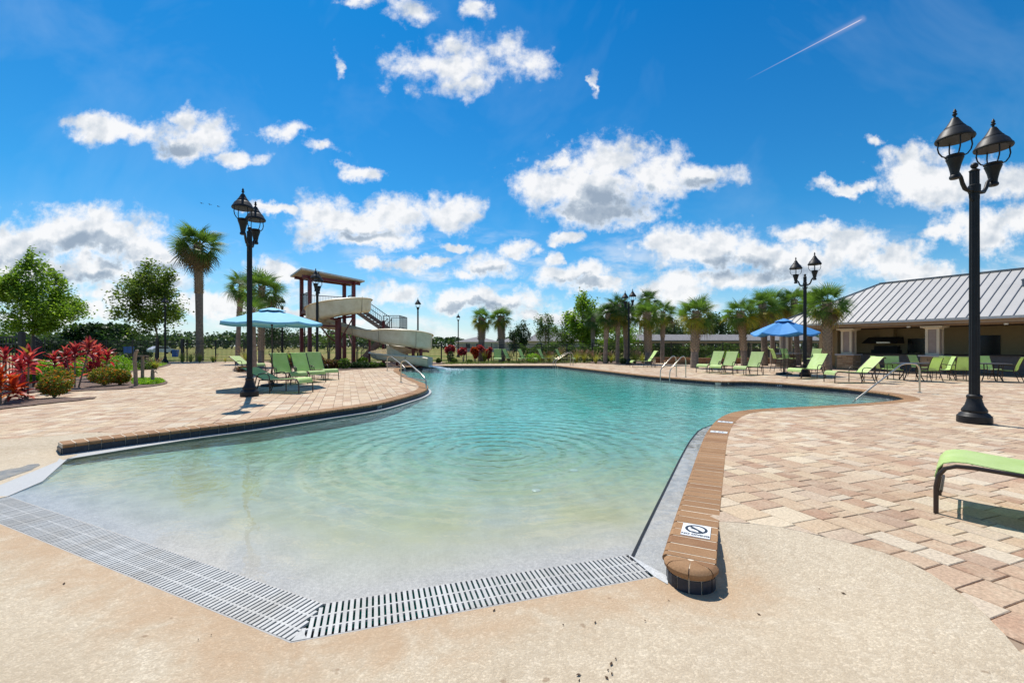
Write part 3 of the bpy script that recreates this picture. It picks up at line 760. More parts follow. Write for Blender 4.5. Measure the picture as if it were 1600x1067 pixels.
def wall_marker(px, py, txt, plate):
    g = Vector(G(px, py)); i = min(range(2, NE-2), key=lambda i: (edge[i]-g).length); c = off(i, -.008); nn = -OUTW[i]
    w_ = .34
    ox = Vector((-nn.y, nn.x))                         # reading direction seen from the water
    M_ = Matrix(((ox.x, 0, nn.x, c.x), (ox.y, 0, nn.y, c.y), (0, 1, 0, -.107), (0,0,0,1)))
    e_ = link('depth_marker', MB().box(0,0,0,w_,.09,.004).mesh('depth', tile_m), pool); e_.matrix_local = M_; e_['label'] = '%s depth marker on the waterline tile' % txt
    link('lettering', text_mesh(txt, .10, ceram), e_, (0, 0, .005))
wall_marker(594, 629, '2 FT', ink); wall_marker(1219, 598.6, '4 FT', ink); wall_marker(784, 571, '5 FT', ink)
# return fittings on the floor
for (px, py) in ((838,772),(897,733)):
    x, y = G(px, py, -.3); z = floor_z(x, y)
    obj('floor_inlet', MB().lathe([(.055,0),(.055,.006),(.04,.012),(.0,.012)], 14), ceram, pool, loc=(x, y, z))

# water body
wp = [off(i, .008) for i in range(0, NE, 2)] + [nose_i + nose_t*.01, B_IN + nB*.006, C_IN + (nA+nB)*.004, A_IN0 + nA*.006, slabL[1]+Vector((.1,0)), slabL[3]+Vector((.05,-.02))]
wp = [tuple(p) for p in wp]; n = len(wp)
top = fill(wp, zf=lambda x, y: WZ); nv = len(top.v)
top.v += [(x, y, -2.6) for x, y, z in top.v]; tf = list(top.f)
def orient(f): 
    a, b, c = (Vector(top.v[i][:2]) for i in f[:3]); return f if (b-a).cross(c-a) > 0 else tuple(reversed(f))
tf = [orient(f) for f in tf]; top.f = tf + [tuple(i+nv for i in reversed(f)) for f in tf]
ed = {}
for f in tf:
    for a, b in zip(f, f[1:]+f[:1]): ed[(a,b)] = 1
top.f += [(b, a, a+nv, b+nv) for (a, b) in ed if (b, a) not in ed]
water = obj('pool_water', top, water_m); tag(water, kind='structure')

# apron
arcR = [Vector(G(*p)) for p in ((1115,814.5),(1170,817.5),(1231,825.5),(1297,841),(1350,854.5),(1406,871.5),(1472,906.5),(1538,959),(1573,994),(1600,1027))]
arcL = [Vector(G(*p)) for p in ((-130,690),(-60,688.5),(0,686),(66,682),(118,678),(147,675.5),(185,672))]
iAR = min(range(NE//2, NE), key=lambda i: (off(i, CW)-arcR[0]).length); arcR[0] = off(iAR, CW-.003)
iAL = min(range(NE//3), key=lambda i: (off(i, CW)-arcL[-1]).length); arcL[-1] = off(iAL, CW-.003)
arcR = catmull(arcR, .15); arcL = catmull(arcL, .25)
arcR += [Vector((2.62,1.1)), Vector((2.6,.2)), Vector((2.0,-2.5))]
nosefoot = [Vector(np_(rr-.006, math.pi*k/8, 0)[:2]) for k in range(9)]
lip = [slabL[0], slabL[1], slabL[2], slabL[3]]
grate_out = [A_OUT0 - vA*.02, C_OUT, B_OUT]
apron_poly = arcR + [Vector((-10,-2.5))] + [Vector((-13,6.2))] + arcL + [off(i, CW-.003) for i in range(iAL-1, -1, -1)] + [off(0, .0)] + [slabL[3], slabL[2], slabL[1], slabL[0], A_OUT0 + nA*GW - vA*.02] + grate_out + nosefoot[1:] + [off(i, CW-.003) for i in range(NE-1, iAR, -1)]
apron_poly = [tuple(p) for p in apron_poly]
low = [A_OUT0, C_OUT, B_OUT, nosefoot[4]]; lowL = [A_OUT0, slabL[0], slabL[1], slabL[3], edge[0]]
highR, highL = arcR[:-1], arcL
def apron_z(x, y):
    p = Vector((x, y)); dg = min(polydist(p, low), polydist(p, lowL), *( [polydist(p, nosefoot)] )); da = min(polydist(p, highR), polydist(p, highL))
    t = da/(dg+da+1e-6); t = t*t*(3-2*t)
    return -.152*t
gp = []
for gy in np.arange(-2, 7.5, .28):
    for gx in np.arange(-10, 4.2, .28):
        p = (gx+random.uniform(-.05,.05), gy+random.uniform(-.05,.05))
        if inside(p, apron_poly): gp.append(p)
ap = fill(apron_poly, pts=gp, zf=apron_z)
apron = obj('concrete_apron', ap, concrete_m, smooth=True); tag(apron, kind='structure')
set_attr(apron.data, 'gutter_dist', lambda c: min(polydist(Vector((c.x,c.y)), low), polydist(Vector((c.x, c.y)), nosefoot)))

# beach gutter grates
def grate(label, org, v, nrm, L, mitre_end):
    g = thing('drain_grate', label, 'drain grate', (org.x, org.y, GZ), math.atan2(v.y, v.x), 'gutter grates along the beach entry')
    sl = (C_IN - C_OUT); k = abs(sl.dot(v))/sl.dot(nrm)          # mitre run per unit width
    me = {}
    n_ = int(L/.0345)
    for i in range(n_):
        s_ = .012 + i*.0345; lo, hi = 0.004, GW-.004
        near_c = (L - s_) if mitre_end else s_
        lim = (near_c-.006)/k if k > 1e-6 else 9
        hi = min(hi, lim)
        if hi - lo < .03: continue
        key = round(hi, 3)
        if key not in me: me[key] = MB().box(0, (lo+hi)/2, -.014, .0215, hi-lo, .014).mesh('slat', grate_m)
        link('slat', me[key], g, (s_, 0, random.uniform(-.001,.001)))
    rails = MB()
    for y in (.09, .205):
        x0, x1 = (0, L - k*y) if mitre_end else (k*y, L)
        rails.box((x0+x1)/2, y, -.013, x1-x0, .014, .0115)
    obj('cross_rail', rails, grate_m, g)
    fr = MB(); 
    x1 = L - k*GW if mitre_end else L; x0 = 0 if mitre_end else k*GW
    fr.box((x0+x1)/2, GW+.001, -.016, x1-x0, .008, .013); fr.box(L/2, -.002, -.03, L, .010, .0285)
    obj('edge_frame', fr, grout_m, g)
    tb = MB().box(L/2, GW/2, -.2, L, GW, .02); obj('channel', tb, dark_m, g)
    if not mitre_end:
        f = MB().add([(-.005,.002,.001),(.075,.002,.001),(.045,.075,.001),(.03,.08,.001)], [(0,1,2,3)]); obj('corner_plate', f, grate_m, g)
grate('long run of white slatted gutter grate along the open beach edge', A_OUT0, vA, nA, LA, True)
grate('short run of white slatted gutter grate ending beside the brick nose', C_OUT, vB, nB, LB, False)

# beds (their outlines cut the paving)
def poly_px(pts): return [G(*p) for p in pts]
BED_FRONT = catmull(poly_px([(-90,619),(0,622.5),(60,623.5),(120,622),(157,620.6),(131,625.5),(84,630),(40,635),(0,640),(-90,655)]), .5, True)
BED_MAIN = catmull(poly_px([(-120,622),(0,614),(60,613.3),(109,612),(160,609.8),(206,607.3),(249,602.5),(262,597.5),(250,593.6),(215,592.6),(204,588),(208,580.5),(244,575.8),(266,570),(258,566.5),(200,567),(120,569),(60,574),(34,592),(-60,600)]), .6, True)
BED_TOWER = catmull(poly_px([(622,574.3),(600,575),(565,576.5),(535,579),(505,580.5),(478,580),(455,575),(440,570),(425,567),(420,564.2),(520,564.6),(600,566),(690,566.6),(692,569),(640,571.6)]), .7, True)
BED_ISLAND = catmull(poly_px([(364,577),(376,573.2),(396,572.4),(416,574.5),(420,579),(405,582.6),(384,583),(368,580.6)]), .4, True)
BED_FAR = [Vector(p) for p in ((-5.2,36.2),(3.5,36.6),(6.0,38.1),(6.0,39.6),(-5.2,39.6))]
BED_PALMS = catmull(poly_px([(922,567.6),(960,569),(1000,569.2),(1022,567.6),(1030,565.6),(1000,564.6),(925,565)]), .7, True)
BEDS = [BED_FRONT, BED_MAIN, BED_TOWER, BED_ISLAND, BED_FAR, BED_PALMS]
for b_ in BEDS:
    pl_ = [tuple(p) for p in b_]; gp = []
    bx = [p[0] for p in pl_]; by = [p[1] for p in pl_]
    for gx in np.arange(min(bx), max(bx), .35):
        for gy in np.arange(min(by), max(by), .35):
            q = (gx+random.uniform(-.1,.1), gy+random.uniform(-.1,.1))
            if inside(q, pl_): gp.append(q)
    gs = set(gp)
    tag(obj('planting_bed', fill(pl_, pts=gp, zf=lambda x, y: .02 + (.03*random.random() if (x, y) in gs else 0)), mulch_m, smooth=True), kind='structure')

# deck: joint sheet plus real pavers
DECK = [(-48,-6),(36,-6),(36,39.6),(-8,39.6),(-8,41),(-48,41)]
coping_poly = [tuple(off(i, CW-.004)) for i in range(0, NE)] + [tuple(p) for p in nosefoot[::-1]] + [tuple(off(NE-1,.0))]
hole = [tuple(off(i, CW-.004)) for i in range(iAL, iAR, 2)] + [tuple(off(iAR, CW-.004))]
hole += [p for p in ([tuple(q) for q in arcR] + [(-10,-2.5),(-13,6.2)] + [tuple(q) for q in arcL[:-1]])]
deck = obj('pool_deck', fill(DECK, [hole], zf=lambda x, y: -.014), joint_m); tag(deck, kind='structure')
BEDP = [np.array([tuple(p) for p in b_]) for b_ in BEDS]; HOLE = np.array(hole)
def np_inside(X, Y, poly):
    r = np.zeros(X.shape, bool); n = len(poly); j = n-1
    for i in range(n):
        xi, yi = poly[i]; xj, yj = poly[j]
        if yi != yj:
            c = ((yi > Y) != (yj > Y)) & (X < (xj-xi)*(Y-yi)/(yj-yi) + xi); r ^= c
        j = i
    return r
pv, pu = Vector((-.35,.9367)), Vector((.9367,.35))
rects = []; a = -45.0
while a < 48:
    w_ = random.choice((.20,.20,.30)); b = -25 + random.random()*.3
    while b < 58:
        l_ = random.choice((.20,.30,.30,.20,.10) if w_ < .25 else (.20,.30,.20))
        cx_, cy_ = a*pu.x + b*pv.x, a*pu.y + b*pv.y
        if .9 < cy_ < 40.2 and abs(cx_) < 1.25*cy_ + 1.6: rects.append((a, b, w_, l_))
        b += l_
    a += w_
RC = np.array(rects); JG = .0035
def crn(da, db):
    A_ = RC[:,0] + (JG if da == 0 else RC[:,2]-JG); B_ = RC[:,1] + (JG if db == 0 else RC[:,3]-JG)
    return A_*pu.x + B_*pv.x, A_*pu.y + B_*pv.y
CR = [crn(0,0), crn(1,0), crn(1,1), crn(0,1)]
cnt = np.zeros(len(RC), int); which = np.full(len(RC), -1); cin = np.zeros((4, len(RC)), bool)
allp = [HOLE] + BEDP
for pi, pg in enumerate(allp):
    ins = np.stack([np_inside(x, y, pg) for x, y in CR]); s_ = ins.sum(0)
    which = np.where((s_ > 0) & (s_ < 4), pi, which); cnt = np.maximum(cnt, s_)
dk = np.array(DECK); out_ = ~np_inside(CR[0][0], CR[0][1], dk) | ~np_inside(CR[2][0], CR[2][1], dk)
pieces = []
for i in range(len(RC)):
    if out_[i] or cnt[i] == 4: continue
    q = [Vector((CR[k][0][i], CR[k][1][i])) for k in range(4)]
    if cnt[i] > 0:
        pg = allp[which[i]]; c = sum(q, Vector((0,0)))/4
        seg = min(range(len(pg)), key=lambda k: segdist(c, Vector(pg[k-1]), Vector(pg[k])))
        a_, b_ = Vector(pg[seg-1]), Vector(pg[seg]); d_ = (b_-a_).normalized(); nn = Vector((-d_.y, d_.x))
        if inside(((a_+b_)/2 + nn*.01), [tuple(p) for p in pg]): nn = -nn
        res = []
        for k in range(4):
            p0, p1 = q[k], q[(k+1) % 4]; s0, s1 = (p0-a_).dot(nn)-.004, (p1-a_).dot(nn)-.004
            if s0 >= 0: res.append(p0)
            if (s0 >= 0) != (s1 >= 0): res.append(p0.lerp(p1, s0/(s0-s1)))
        q = res
        if len(q) < 3: continue
        ar = abs(sum(q[k].cross(q[(k+1) % len(q)]) for k in range(len(q))))/2
        if ar < .004: continue
    pieces.append(q)
def paver_geo(q, simple):
    c = sum(q, Vector((0,0)))/len(q); z = random.uniform(-.0015,.0015); n_ = len(q)
    tx, ty = random.gauss(0,.0045), random.gauss(0,.0045)
    inn = [c + (p-c)*(1 - .007/max(.05,(p-c).length)) for p in q]
    zz = lambda p, z0: z0 + z + (p.x-c.x)*tx + (p.y-c.y)*ty
    if simple:
        V = [(p.x,p.y,zz(p,-.001)) for p in q] + [(p.x,p.y,-.02) for p in q]
        return V, [tuple(range(n_))] + [(k, n_+k, n_+(k+1) % n_, (k+1) % n_) for k in range(n_)]
    V = [(p.x,p.y,zz(p,0)) for p in inn] + [(p.x,p.y,zz(p,-.005)) for p in q] + [(p.x,p.y,-.02) for p in q]
    F = [tuple(range(n_))]
    for r_ in (0, n_): F += [(r_+k, r_+n_+k, r_+n_+(k+1) % n_, r_+(k+1) % n_) for k in range(n_)]
    return V, F
def seen_size(q):
    c = sum(q, Vector((0,0)))/len(q)
    if c.y < 1.2 or abs(c.x/c.y) > 1.17: return 0
    return 1/c.y**3 if CAMH/c.y < .79 else 0
pieces.sort(key=seen_size, reverse=True)
for q in pieces[:300]:
    c = sum(q, Vector((0,0)))/len(q); V, F = paver_geo(q, False)
    mb = MB().add([(x-c.x, y-c.y, z) for x, y, z in V], F); obj('paver', mb, paver_m, deck, loc=(c.x, c.y, 0))
rest = MB()
for q in pieces[300:]:
    V, F = paver_geo(q, (q[0].length > 14)); rest.add(V, F)
tag(obj('paver_field', rest, paver_m, deck), kind='stuff')
del pieces, RC, CR

# lawn and open field out to the horizon
ring = [(4000*math.cos(t), 4000*math.sin(t)) for t in np.linspace(0, 2*math.pi, 49)[:-1]]
tag(obj('grass_field', fill(ring, [DECK], pts=[(x, y) for x in range(-300,301,60) for y in range(60,301,60)], zf=lambda x, y: -.03), lawn_m), kind='structure')

# ================================================================== foliage builders
def leafcloud(pts, size, flat=.35, aspect=.55, droop=.2):
    P_ = np.asarray(pts, float); n = len(P_)
    d = rng.normal(size=(n,3)); d[:,2] = d[:,2]*flat - droop; d /= np.linalg.norm(d, axis=1, keepdims=True)
    r = rng.normal(size=(n,3)); s_ = np.cross(d, r); s_ /= np.linalg.norm(s_, axis=1, keepdims=True)+1e-9
    L = (size*rng.uniform(.65, 1.3, n))[:,None]; w_ = L*aspect/2; nn = np.cross(d, s_)*L*.12
    V = np.stack([P_-d*L/2, P_+s_*w_+nn, P_+d*L/2, P_-s_*w_+nn], 1).reshape(-1,3)
    return V, np.arange(4*n).reshape(n,4)
def ell(n, c, r, shell=.0, pw=1/3):
    d = rng.normal(size=(n,3)); d /= np.linalg.norm(d, axis=1, keepdims=True)
    q = (shell + (1-shell)*rng.uniform(0,1,n)**pw)[:,None]
    return np.array(c) + d*q*np.array(r)
def crown_pts(n, c, r, clumps=46, spread=.20, bottom=.25):
    cc_ = ell(clumps, (0,0,0), (1,1,1), .42, .6); cc_ *= rng.uniform(.78, 1.12, (clumps,1))
    cc_[:,2] = np.where(cc_[:,2] < 0, cc_[:,2]*(1-bottom*.3), cc_[:,2])
    k = rng.integers(0, clumps, n); sp_ = spread*rng.uniform(.55, 1.25, clumps)[k]
    p = cc_[k] + rng.normal(size=(n,3))*sp_[:,None]
    return np.array(c) + p*np.array(r), np.array(c) + cc_*np.array(r)
def tree(label, x, y, cz, rx, rz, n, size, lm, tr=.11, z0=-.03, group=None, lean=0, clumps=46, name='broadleaf_tree', spread=.2, cat='tree', taper=.15):
    t = thing(name, label, cat, (x, y, z0), 0, group)
    pts, cl = crown_pts(n, (lean, 0, cz-z0), (rx, rx, rz), clumps, spread)
    q_ = (pts[:,2]-(cz-z0))/rz; w_ = (1 - taper*np.clip(q_, -.6, 1.1))[:,None]; pts[:,:2] *= w_
    V, F = leafcloud(pts, size); link('crown', npmesh('crown', V, F, lm), t)
    mb = MB(); top_ = cz-z0+rz*.55
    path = [(0,0,0)] + [(lean*k/6 + random.uniform(-.04,.04)*rx, random.uniform(-.04,.04)*rx, top_*k/6) for k in range(1,7)]
    mb.tube(path, [tr*(1-.8*k/6) for k in range(7)], 8)
    for q in cl[:14]:
        if q[2] < (cz-z0)-rz*.75: continue
        f = random.uniform(.32,.75); st = Vector(path[0]).lerp(Vector(path[-1]), f); st = Vector((lean*f, 0, top_*f))
        mid = st.lerp(Vector(q), .5) + Vector((0,0,-.08*rz)); mb.tube([st, mid, Vector(q)], [tr*.38, tr*.22, tr*.06], 5)
    obj('trunk', mb, trunk_m, t, smooth=True); return t
def shrub(name, label, x, y, rx, rz, n, size, lm, group=None, z0=.02, ry=None, stem=True, cat='shrub', shell=.55, lift=.9):
    t = thing(name, label, cat, (x, y, z0), 0, group)
    p = ell(n, (0,0,rz*lift), (rx, ry or rx, rz), shell, .5); p += rng.normal(size=p.shape)*.06*rx
    p[:,2] = np.abs(p[:,2]-.02)+.02
    V, F = leafcloud(p, size, .8, .5, -.2); link('foliage', npmesh('foliage', V, F, lm), t)
    if stem:
        mb = MB()
        for k in range(5):
            a = k*1.26; mb.tube([(0,0,-.03), (rx*.2*math.cos(a), rx*.2*math.sin(a), rz*.5), (rx*.55*math.cos(a), rx*.55*math.sin(a), rz*1.3)], [.018,.013,.005], 5)
        obj('stem', mb, trunk_m, t)
    return t
def frond_mesh(name, nseg, pet, fan, droop, cost, m, spanr=1.95):
    mb = MB(); V, F = [], []
    mb.tube([(0,0,0),(pet*.5,0,-.01*pet),(pet,0,-.06*pet)], [.022,.017,.011], 5)
    for i in range(nseg):
        a = -spanr + 2*spanr*i/(nseg-1); a += random.uniform(-.02,.02)
        L = fan*(1-.16*abs(a)/spanr)*random.uniform(.92,1.05); da = spanr/(nseg-1)*1.02
        dirx, diry = math.cos(a), math.sin(a); px, py = -diry, dirx
        dr = droop*random.uniform(.7,1.35)
        base = mb.v and len(mb.v); pts = []
        for f, w_ in ((.03,.004), (.42, math.sin(da)*L*.34), (.68, math.sin(da)*L*.24), (1.0, .003)):
            z = -.06*pet - cost*(f*L*dirx)**2*.6 - dr*max(0, f-.38)**1.6*L + (.10*L*abs(math.sin(a))*f)
            x, y = pet + dirx*f*L, diry*f*L
            pts += [(x+px*w_, y+py*w_, z), (x-px*w_, y-py*w_, z - w_*.55)]
        mb.add(pts, [(0,2,3,1),(2,4,5,3),(4,6,7,5)])
    return mb.mesh(name, m)
FR = {}
for key, m_, dr, co in (('g', frond_g, .45, .18), ('h', frond_g, .9, .32), ('y', frond_y, .8, .35), ('b', frond_b, 1.3, .5), ('d', frond_d, .55, .22), ('e', frond_d, 1.1, .4)):
    FR[key] = [frond_mesh('frond', 24, .62, .80, dr*random.uniform(.85,1.15), co, m_) for _ in range(3)]
def palm(label, x, y, h, rt, cr, nf=30, z0=0.0, dark=False, yellow=.25, brown=.22, boots=.5, name='sabal_palm', group='palm trees around the pool', lean=(0,0), lo=-58, bq=.8):
    t = thing(name, label, 'palm tree', (x, y, z0), random.uniform(0, 6.28), group)
    lx, ly = lean
    path = [(lx*(k/6)**1.6, ly*(k/6)**1.6, -.05 + (h+.05)*k/6) for k in range(7)]
    tb = MB().tube(path, [rt*(1.12 if k == 0 else 1.0 + .05*math.sin(k*2.1)) for k in range(7)], 12)
    ring_n = int(h/.12)
    tr = obj('trunk', tb, palm_m, t, smooth=True)
    if boots > 0:
        bt = MB(); k = 0; z = h*(1-boots)
        while z < h*1.02:
            for j in range(7):
                a = (j + (.5 if k % 2 else 0))*2*math.pi/7; f = z/h; cx_, cy_ = lx*f**1.6, ly*f**1.6
                c, s_ = math.cos(a), math.sin(a); w_ = rt*.36
                def pt(r, tang_, dz): return (cx_ + c*r - s_*tang_, cy_ + s_*r + c*tang_, z+dz)
                lift_ = rt*random.uniform(.28,.5)
                bt.add([pt(rt*.96, -w_, 0), pt(rt*.96, w_, 0), pt(rt+lift_, w_*.55, .19), pt(rt+lift_, -w_*.55, .19), pt(rt*.9, 0, .02)], [(0,1,2,3),(0,3,4),(4,2,1)])
            z += .105; k += 1
        obj('leaf_boots', bt, boot_m, tr)
    for i in range(nf):
        q = (i+.5)/nf; el_ = R(80 - (80-lo)*q**.8) + random.uniform(-.2,.2); az = i*2.39996 + random.uniform(-.2,.2)
        if q > bq and random.random() < brown: ky = 'b'
        elif q > 1-yellow and random.random() < .75: ky = 'y'
        else: ky = ('d' if q < .55 else 'e') if dark else ('g' if q < .55 else 'h')
        f = link('frond', random.choice(FR[ky]), t, (lx, ly, h-.05-.12*q), 0)
        f.rotation_mode = 'XYZ'; f.rotation_euler = (random.uniform(-.85,.85), -el_, az)
        sc_ = cr*random.uniform(.88,1.08)/1.42; f.scale = (sc_, sc_, sc_)
    return t
def blade_mesh(name, L, w_, m, arch=.5, fold=.25, seg=5):
    mb = MB(); V = []
    for k in range(seg+1):
        f = k/seg; ww = w_*math.sin(math.pi*min(1,.12+f*.88))**.8 if k < seg else .002
        x = L*f*(1-.12*arch*f); z = L*(.32*f - arch*.62*f*f)
        V += [(x, ww/2, z+ww*fold), (x, 0, z), (x, -ww/2, z+ww*fold)]
    mb.add(V, [f for k in range(seg) for f in ((3*k,3*k+3,3*k+4,3*k+1),(3*k+1,3*k+4,3*k+5,3*k+2))])
    return mb.mesh(name, m, True)
TI = {k: [blade_mesh('leaf', .37, .095, m_, a_) for a_ in (.35,.6,.9)] for k, m_ in (('r', leaf_red), ('o', leaf_redo))}
def ti_plant(label, x, y, heads, key='r', sc=1, z0=.03, nl=20):
    t = thing('ti_plant', label, 'plant', (x, y, z0), 0, 'red leaved ti plants in the planting bed', sc)
    for hx, hy, hz in heads:
        st = obj('stem', MB().tube([(hx*.25,hy*.25,-.03),(hx*.7,hy*.7,hz*.55),(hx,hy,hz)], [.02,.017,.012], 6), trunk_m, t)
        for i in range(nl):
            q = i/nl; f = link('leaf', random.choice(TI[key]), t, (hx, hy, hz - .02 - .24*q), 0)
            f.rotation_euler = (random.uniform(-.2,.2), -R(72-92*q) + random.uniform(-.15,.15), i*2.4 + random.uniform(-.3,.3)); s_ = random.uniform(.75,1.1); f.scale = (s_,)*3
    return t
def tuft(label, x, y, h, spread, n=150, m=None, plumes=14, z0=.02, name='fountain_grass', group='fountain grass clumps'):
    t = thing(name, label, 'ornamental grass', (x, y, z0), 0, group); mb = MB()
    for i in range(n):
        a = random.uniform(0,6.283); s_ = spread*random.random()**.6; hh = h*random.uniform(.6,1.05); w_ = .012
        c, sn = math.cos(a), math.sin(a); r0 = .12*s_; pts = []
        for f in (0,.4,.75,1):
            r = r0 + s_*f**1.7; z = hh*(f - .28*f**3*(s_/spread)); ww = w_*(1-f*.85)
            pts += [(c*r - sn*ww, sn*r + c*ww, z), (c*r + sn*ww, sn*r - c*ww, z)]
        mb.add(pts, [(0,2,3,1),(2,4,5,3),(4,6,7,5)])
    obj('foliage', mb, m or grass_f, t)
    if plumes:
        pb = MB()
        for i in range(plumes):
            a = random.uniform(0,6.283); s_ = spread*random.uniform(.5,1.05); c, sn = math.cos(a), math.sin(a); z = h*random.uniform(.85,1.15)
            pb.tube([(c*s_*.5, sn*s_*.5, z*.6), (c*s_*.8, sn*s_*.8, z*.92), (c*s_*1.05, sn*s_*1.05, z)], [.006,.022,.004], 5)
        obj('plume', pb, plume_m, t)
    return t

# ================================================================== SKY THINGS
for (px, py, lab) in ((315,318,'small dark bird highest of the three flying in the clear sky'), (328,320,'small dark bird flying between two others in the clear sky'), (341,323,'small dark bird lowest of the three flying beside the lamp post')):
    Yb = 70; b = thing('bird', lab, 'bird', (XW(px,Yb), Yb, ZW(py,Yb)), random.uniform(-.5,.5), 'birds in flight')
    obj('body', MB().tube([(-.14,0,0),(-.05,0,.02),(.06,0,.02),(.15,0,0)], [.012,.05,.045,.008], 7), dark_m, b)
    for s_ in (-1, 1): obj('wing', MB().slab([((.06,s_*.03,.03),(-.07,s_*.03,.03)),((.09,s_*.18,.09),(-.05,s_*.18,.09)),((.03,s_*.36,.05),(.0,s_*.36,.05))], .008), dark_m, b)

# ================================================================== BACKGROUND
def wood(name, x0, x1, y, zt, n, size, m, depth=14, prof=None):
    xs = rng.uniform(x0, x1, n); ph = rng.uniform(0, 9)
    topz = zt*(.72 + .16*np.sin(xs*.21+ph) + .10*np.sin(xs*.57+2*ph) + .06*np.sin(xs*1.3+ph))
    if prof: topz = topz*np.interp(xs, [p[0] for p in prof], [p[1] for p in prof])
    z = topz*rng.uniform(0,1,n)**.55; yy = y + rng.uniform(0, depth, n)
    V, F = leafcloud(np.stack([xs, yy, z], 1), size, .8, .8, .0)
    tag(link(name, npmesh(name, V, F, m)), kind='stuff')
wood('woodland', XW(-60,230), XW(640,230), 230, 10.0, 9000, 1.9, leaf_wood, 30)
wood('woodland', XW(620,190), XW(1000,190), 190, 6.0, 3500, 1.5, leaf_dark, 25)
wood('woodland', XW(92,85), XW(182,85), 85, 7.6, 4200, .8, leaf_dark, 9, [(XW(92,85),.5),(XW(118,85),.95),(XW(140,85),1.0),(XW(160,85),.55),(XW(182,85),.12)])
wood('woodland', XW(-60,75), XW(60,75), 75, 3.2, 1500, .8, leaf_dark, 6)
wood('woodland', XW(1000,120), XW(1700,120), 120, 6.0, 4000, 1.2, leaf_wood, 20)

def house(label, x0, x1, y, ze, zr, hip, depth=9, wins=()):
    h = thing('house', label, 'house', ((x0+x1)/2, y, -.03), 0, 'houses beyond the pool fence'); L = x1-x0
    obj('wall', MB().box(0, depth/2, 0, L, depth, ze), house_wall, h)
    o_ = .5; a = [(-L/2-o_,-o_,ze),(L/2+o_,-o_,ze),(L/2+o_,depth+o_,ze),(-L/2-o_,depth+o_,ze),(-L/2+hip,depth/2,zr),(L/2-hip,depth/2,zr)]
    obj('roof', MB().add(a, [(0,1,5,4),(1,2,5),(2,3,4,5),(3,0,4),(3,2,1,0)]), shingle_m, h)
    for wx, wz, ww, wh, nm in wins:
        w_ = obj(nm, MB().box(wx, -.02, wz, ww, .06, wh), glass_dark if nm == 'window' else stucco_cream, h)
        fb_ = MB()
        for bx, bz, lx, lz in ((0,-.06,ww+.16,.08),(0,wh-.02,ww+.16,.08),(-ww/2-.04,0,.08,wh),(ww/2+.04,0,.08,wh)): fb_.box(wx+bx, -.045, wz+bz, lx, .05, lz)
        obj('frame', fb_, white_m, w_)
house('cream house with a low grey hipped roof beyond the red plants', XW(713,110), XW(778,110), 110, 2.5, 3.85, 4.6, 9, [(-2.2,.9,1.0,1.2,'window'),(.2,.9,.9,1.2,'window'),(3.0,.05,2.2,2.0,'garage_door')])
house('house with only its grey roof showing behind the paired palms', XW(775,135), XW(822,135), 135, 2.7, 4.0, 4.0, 8, [(0,.9,1.2,1.2,'window')])
house('house with a steep dark grey roof behind the dark shrubs', XW(826,78), XW(905,78), 78, 2.35, 4.1, 1.9, 9, [(-2.6,.9,.9,1.1,'window'),(-.5,.9,.9,1.1,'window')])
# long shingled shelter behind the hedge
Ysh = 58; xs0, xs1 = XW(985,Ysh), XW(1268,Ysh)
sh = thing('picnic_shelter', 'long low shelter with a grey shingle roof behind the hedge', 'shelter', ((xs0+xs1)/2, Ysh, -.03)); L = xs1-xs0
zr_, ze_ = ZW(522.3,Ysh), ZW(531.5,Ysh)
obj('roof', MB().add([(-L/2,-2.2,ze_),(L/2,-2.2,ze_),(L/2,0,zr_),(-L/2,0,zr_),(L/2,2.2,ze_),(-L/2,2.2,ze_),(-L/2,-2.2,ze_-.14),(L/2,-2.2,ze_-.14)], [(0,1,2,3),(3,2,4,5),(0,3,5),(1,4,2),(6,7,1,0)]), shingle_m, sh)
obj('gable_trim', MB().beam((-L/2-.03,-2.25,ze_-.05),(-L/2-.03,0,zr_-.02),.06,.18).beam((-L/2-.03,2.25,ze_-.05),(-L/2-.03,0,zr_-.02),.06,.18), stucco_cream, sh)
obj('eave_beam', MB().box(0,-2.0,ze_-.36,L,.14,.22).box(0,2.0,ze_-.36,L,.14,.22), stucco_tan, sh)
for k in range(9): obj('post', MB().box(-L/2+.4+(L-.8)*k/8,-2.0,0,.22,.22,ze_-.36), stucco_tan, sh)
obj('rear_wall', MB().box(0,1.9,0,L,.1,1.1), counter_m, sh)

# trees
tree('bright green maple at the corner fence beside the red plants', XW(52,46), 46, ZW(466,46), 3.7, 4.0, 22000, .27, leaf_bright, .15, clumps=80, spread=.13, taper=.5, name='maple_tree')
tree('round dark green tree standing by the tall palm', XW(243,43), 43, ZW(469,43), 3.0, 3.15, 12000, .25, leaf_olive, .10, clumps=56, spread=.14)
tree('leafy light green tree rising behind the palm row', XW(911,47), 47, ZW(500,47), 1.9, 2.5, 8000, .26, leaf_bright, .17, clumps=40, spread=.18)
tree('slender tree with thin crown beside the grey house roof', XW(852,60), 60, ZW(511,60), 1.25, 2.2, 2600, .22, leaf_mid, .09, clumps=26, spread=.2)
tree('dark conifer like tree directly before the grey house gable', XW(818,62), 62, ZW(524,62), .95, 2.3, 2600, .22, leaf_dark, .09, clumps=26)
tree('smaller dark tree on the slide side of the house gable', XW(803,64), 64, ZW(531,64), 1.0, 1.9, 2200, .22, leaf_dark, .09, clumps=24)
tree('bushy low tree in the gap before the palm row', XW(879,48), 48, ZW(524,48), 1.35, 1.6, 3200, .17, leaf_mid, .08, clumps=28)
tree('dark oak showing over the shelter roof by the big palm', XW(1112,82), 82, ZW(521,82), 4.4, 3.1, 5000, .42, leaf_dark, .25, clumps=40)
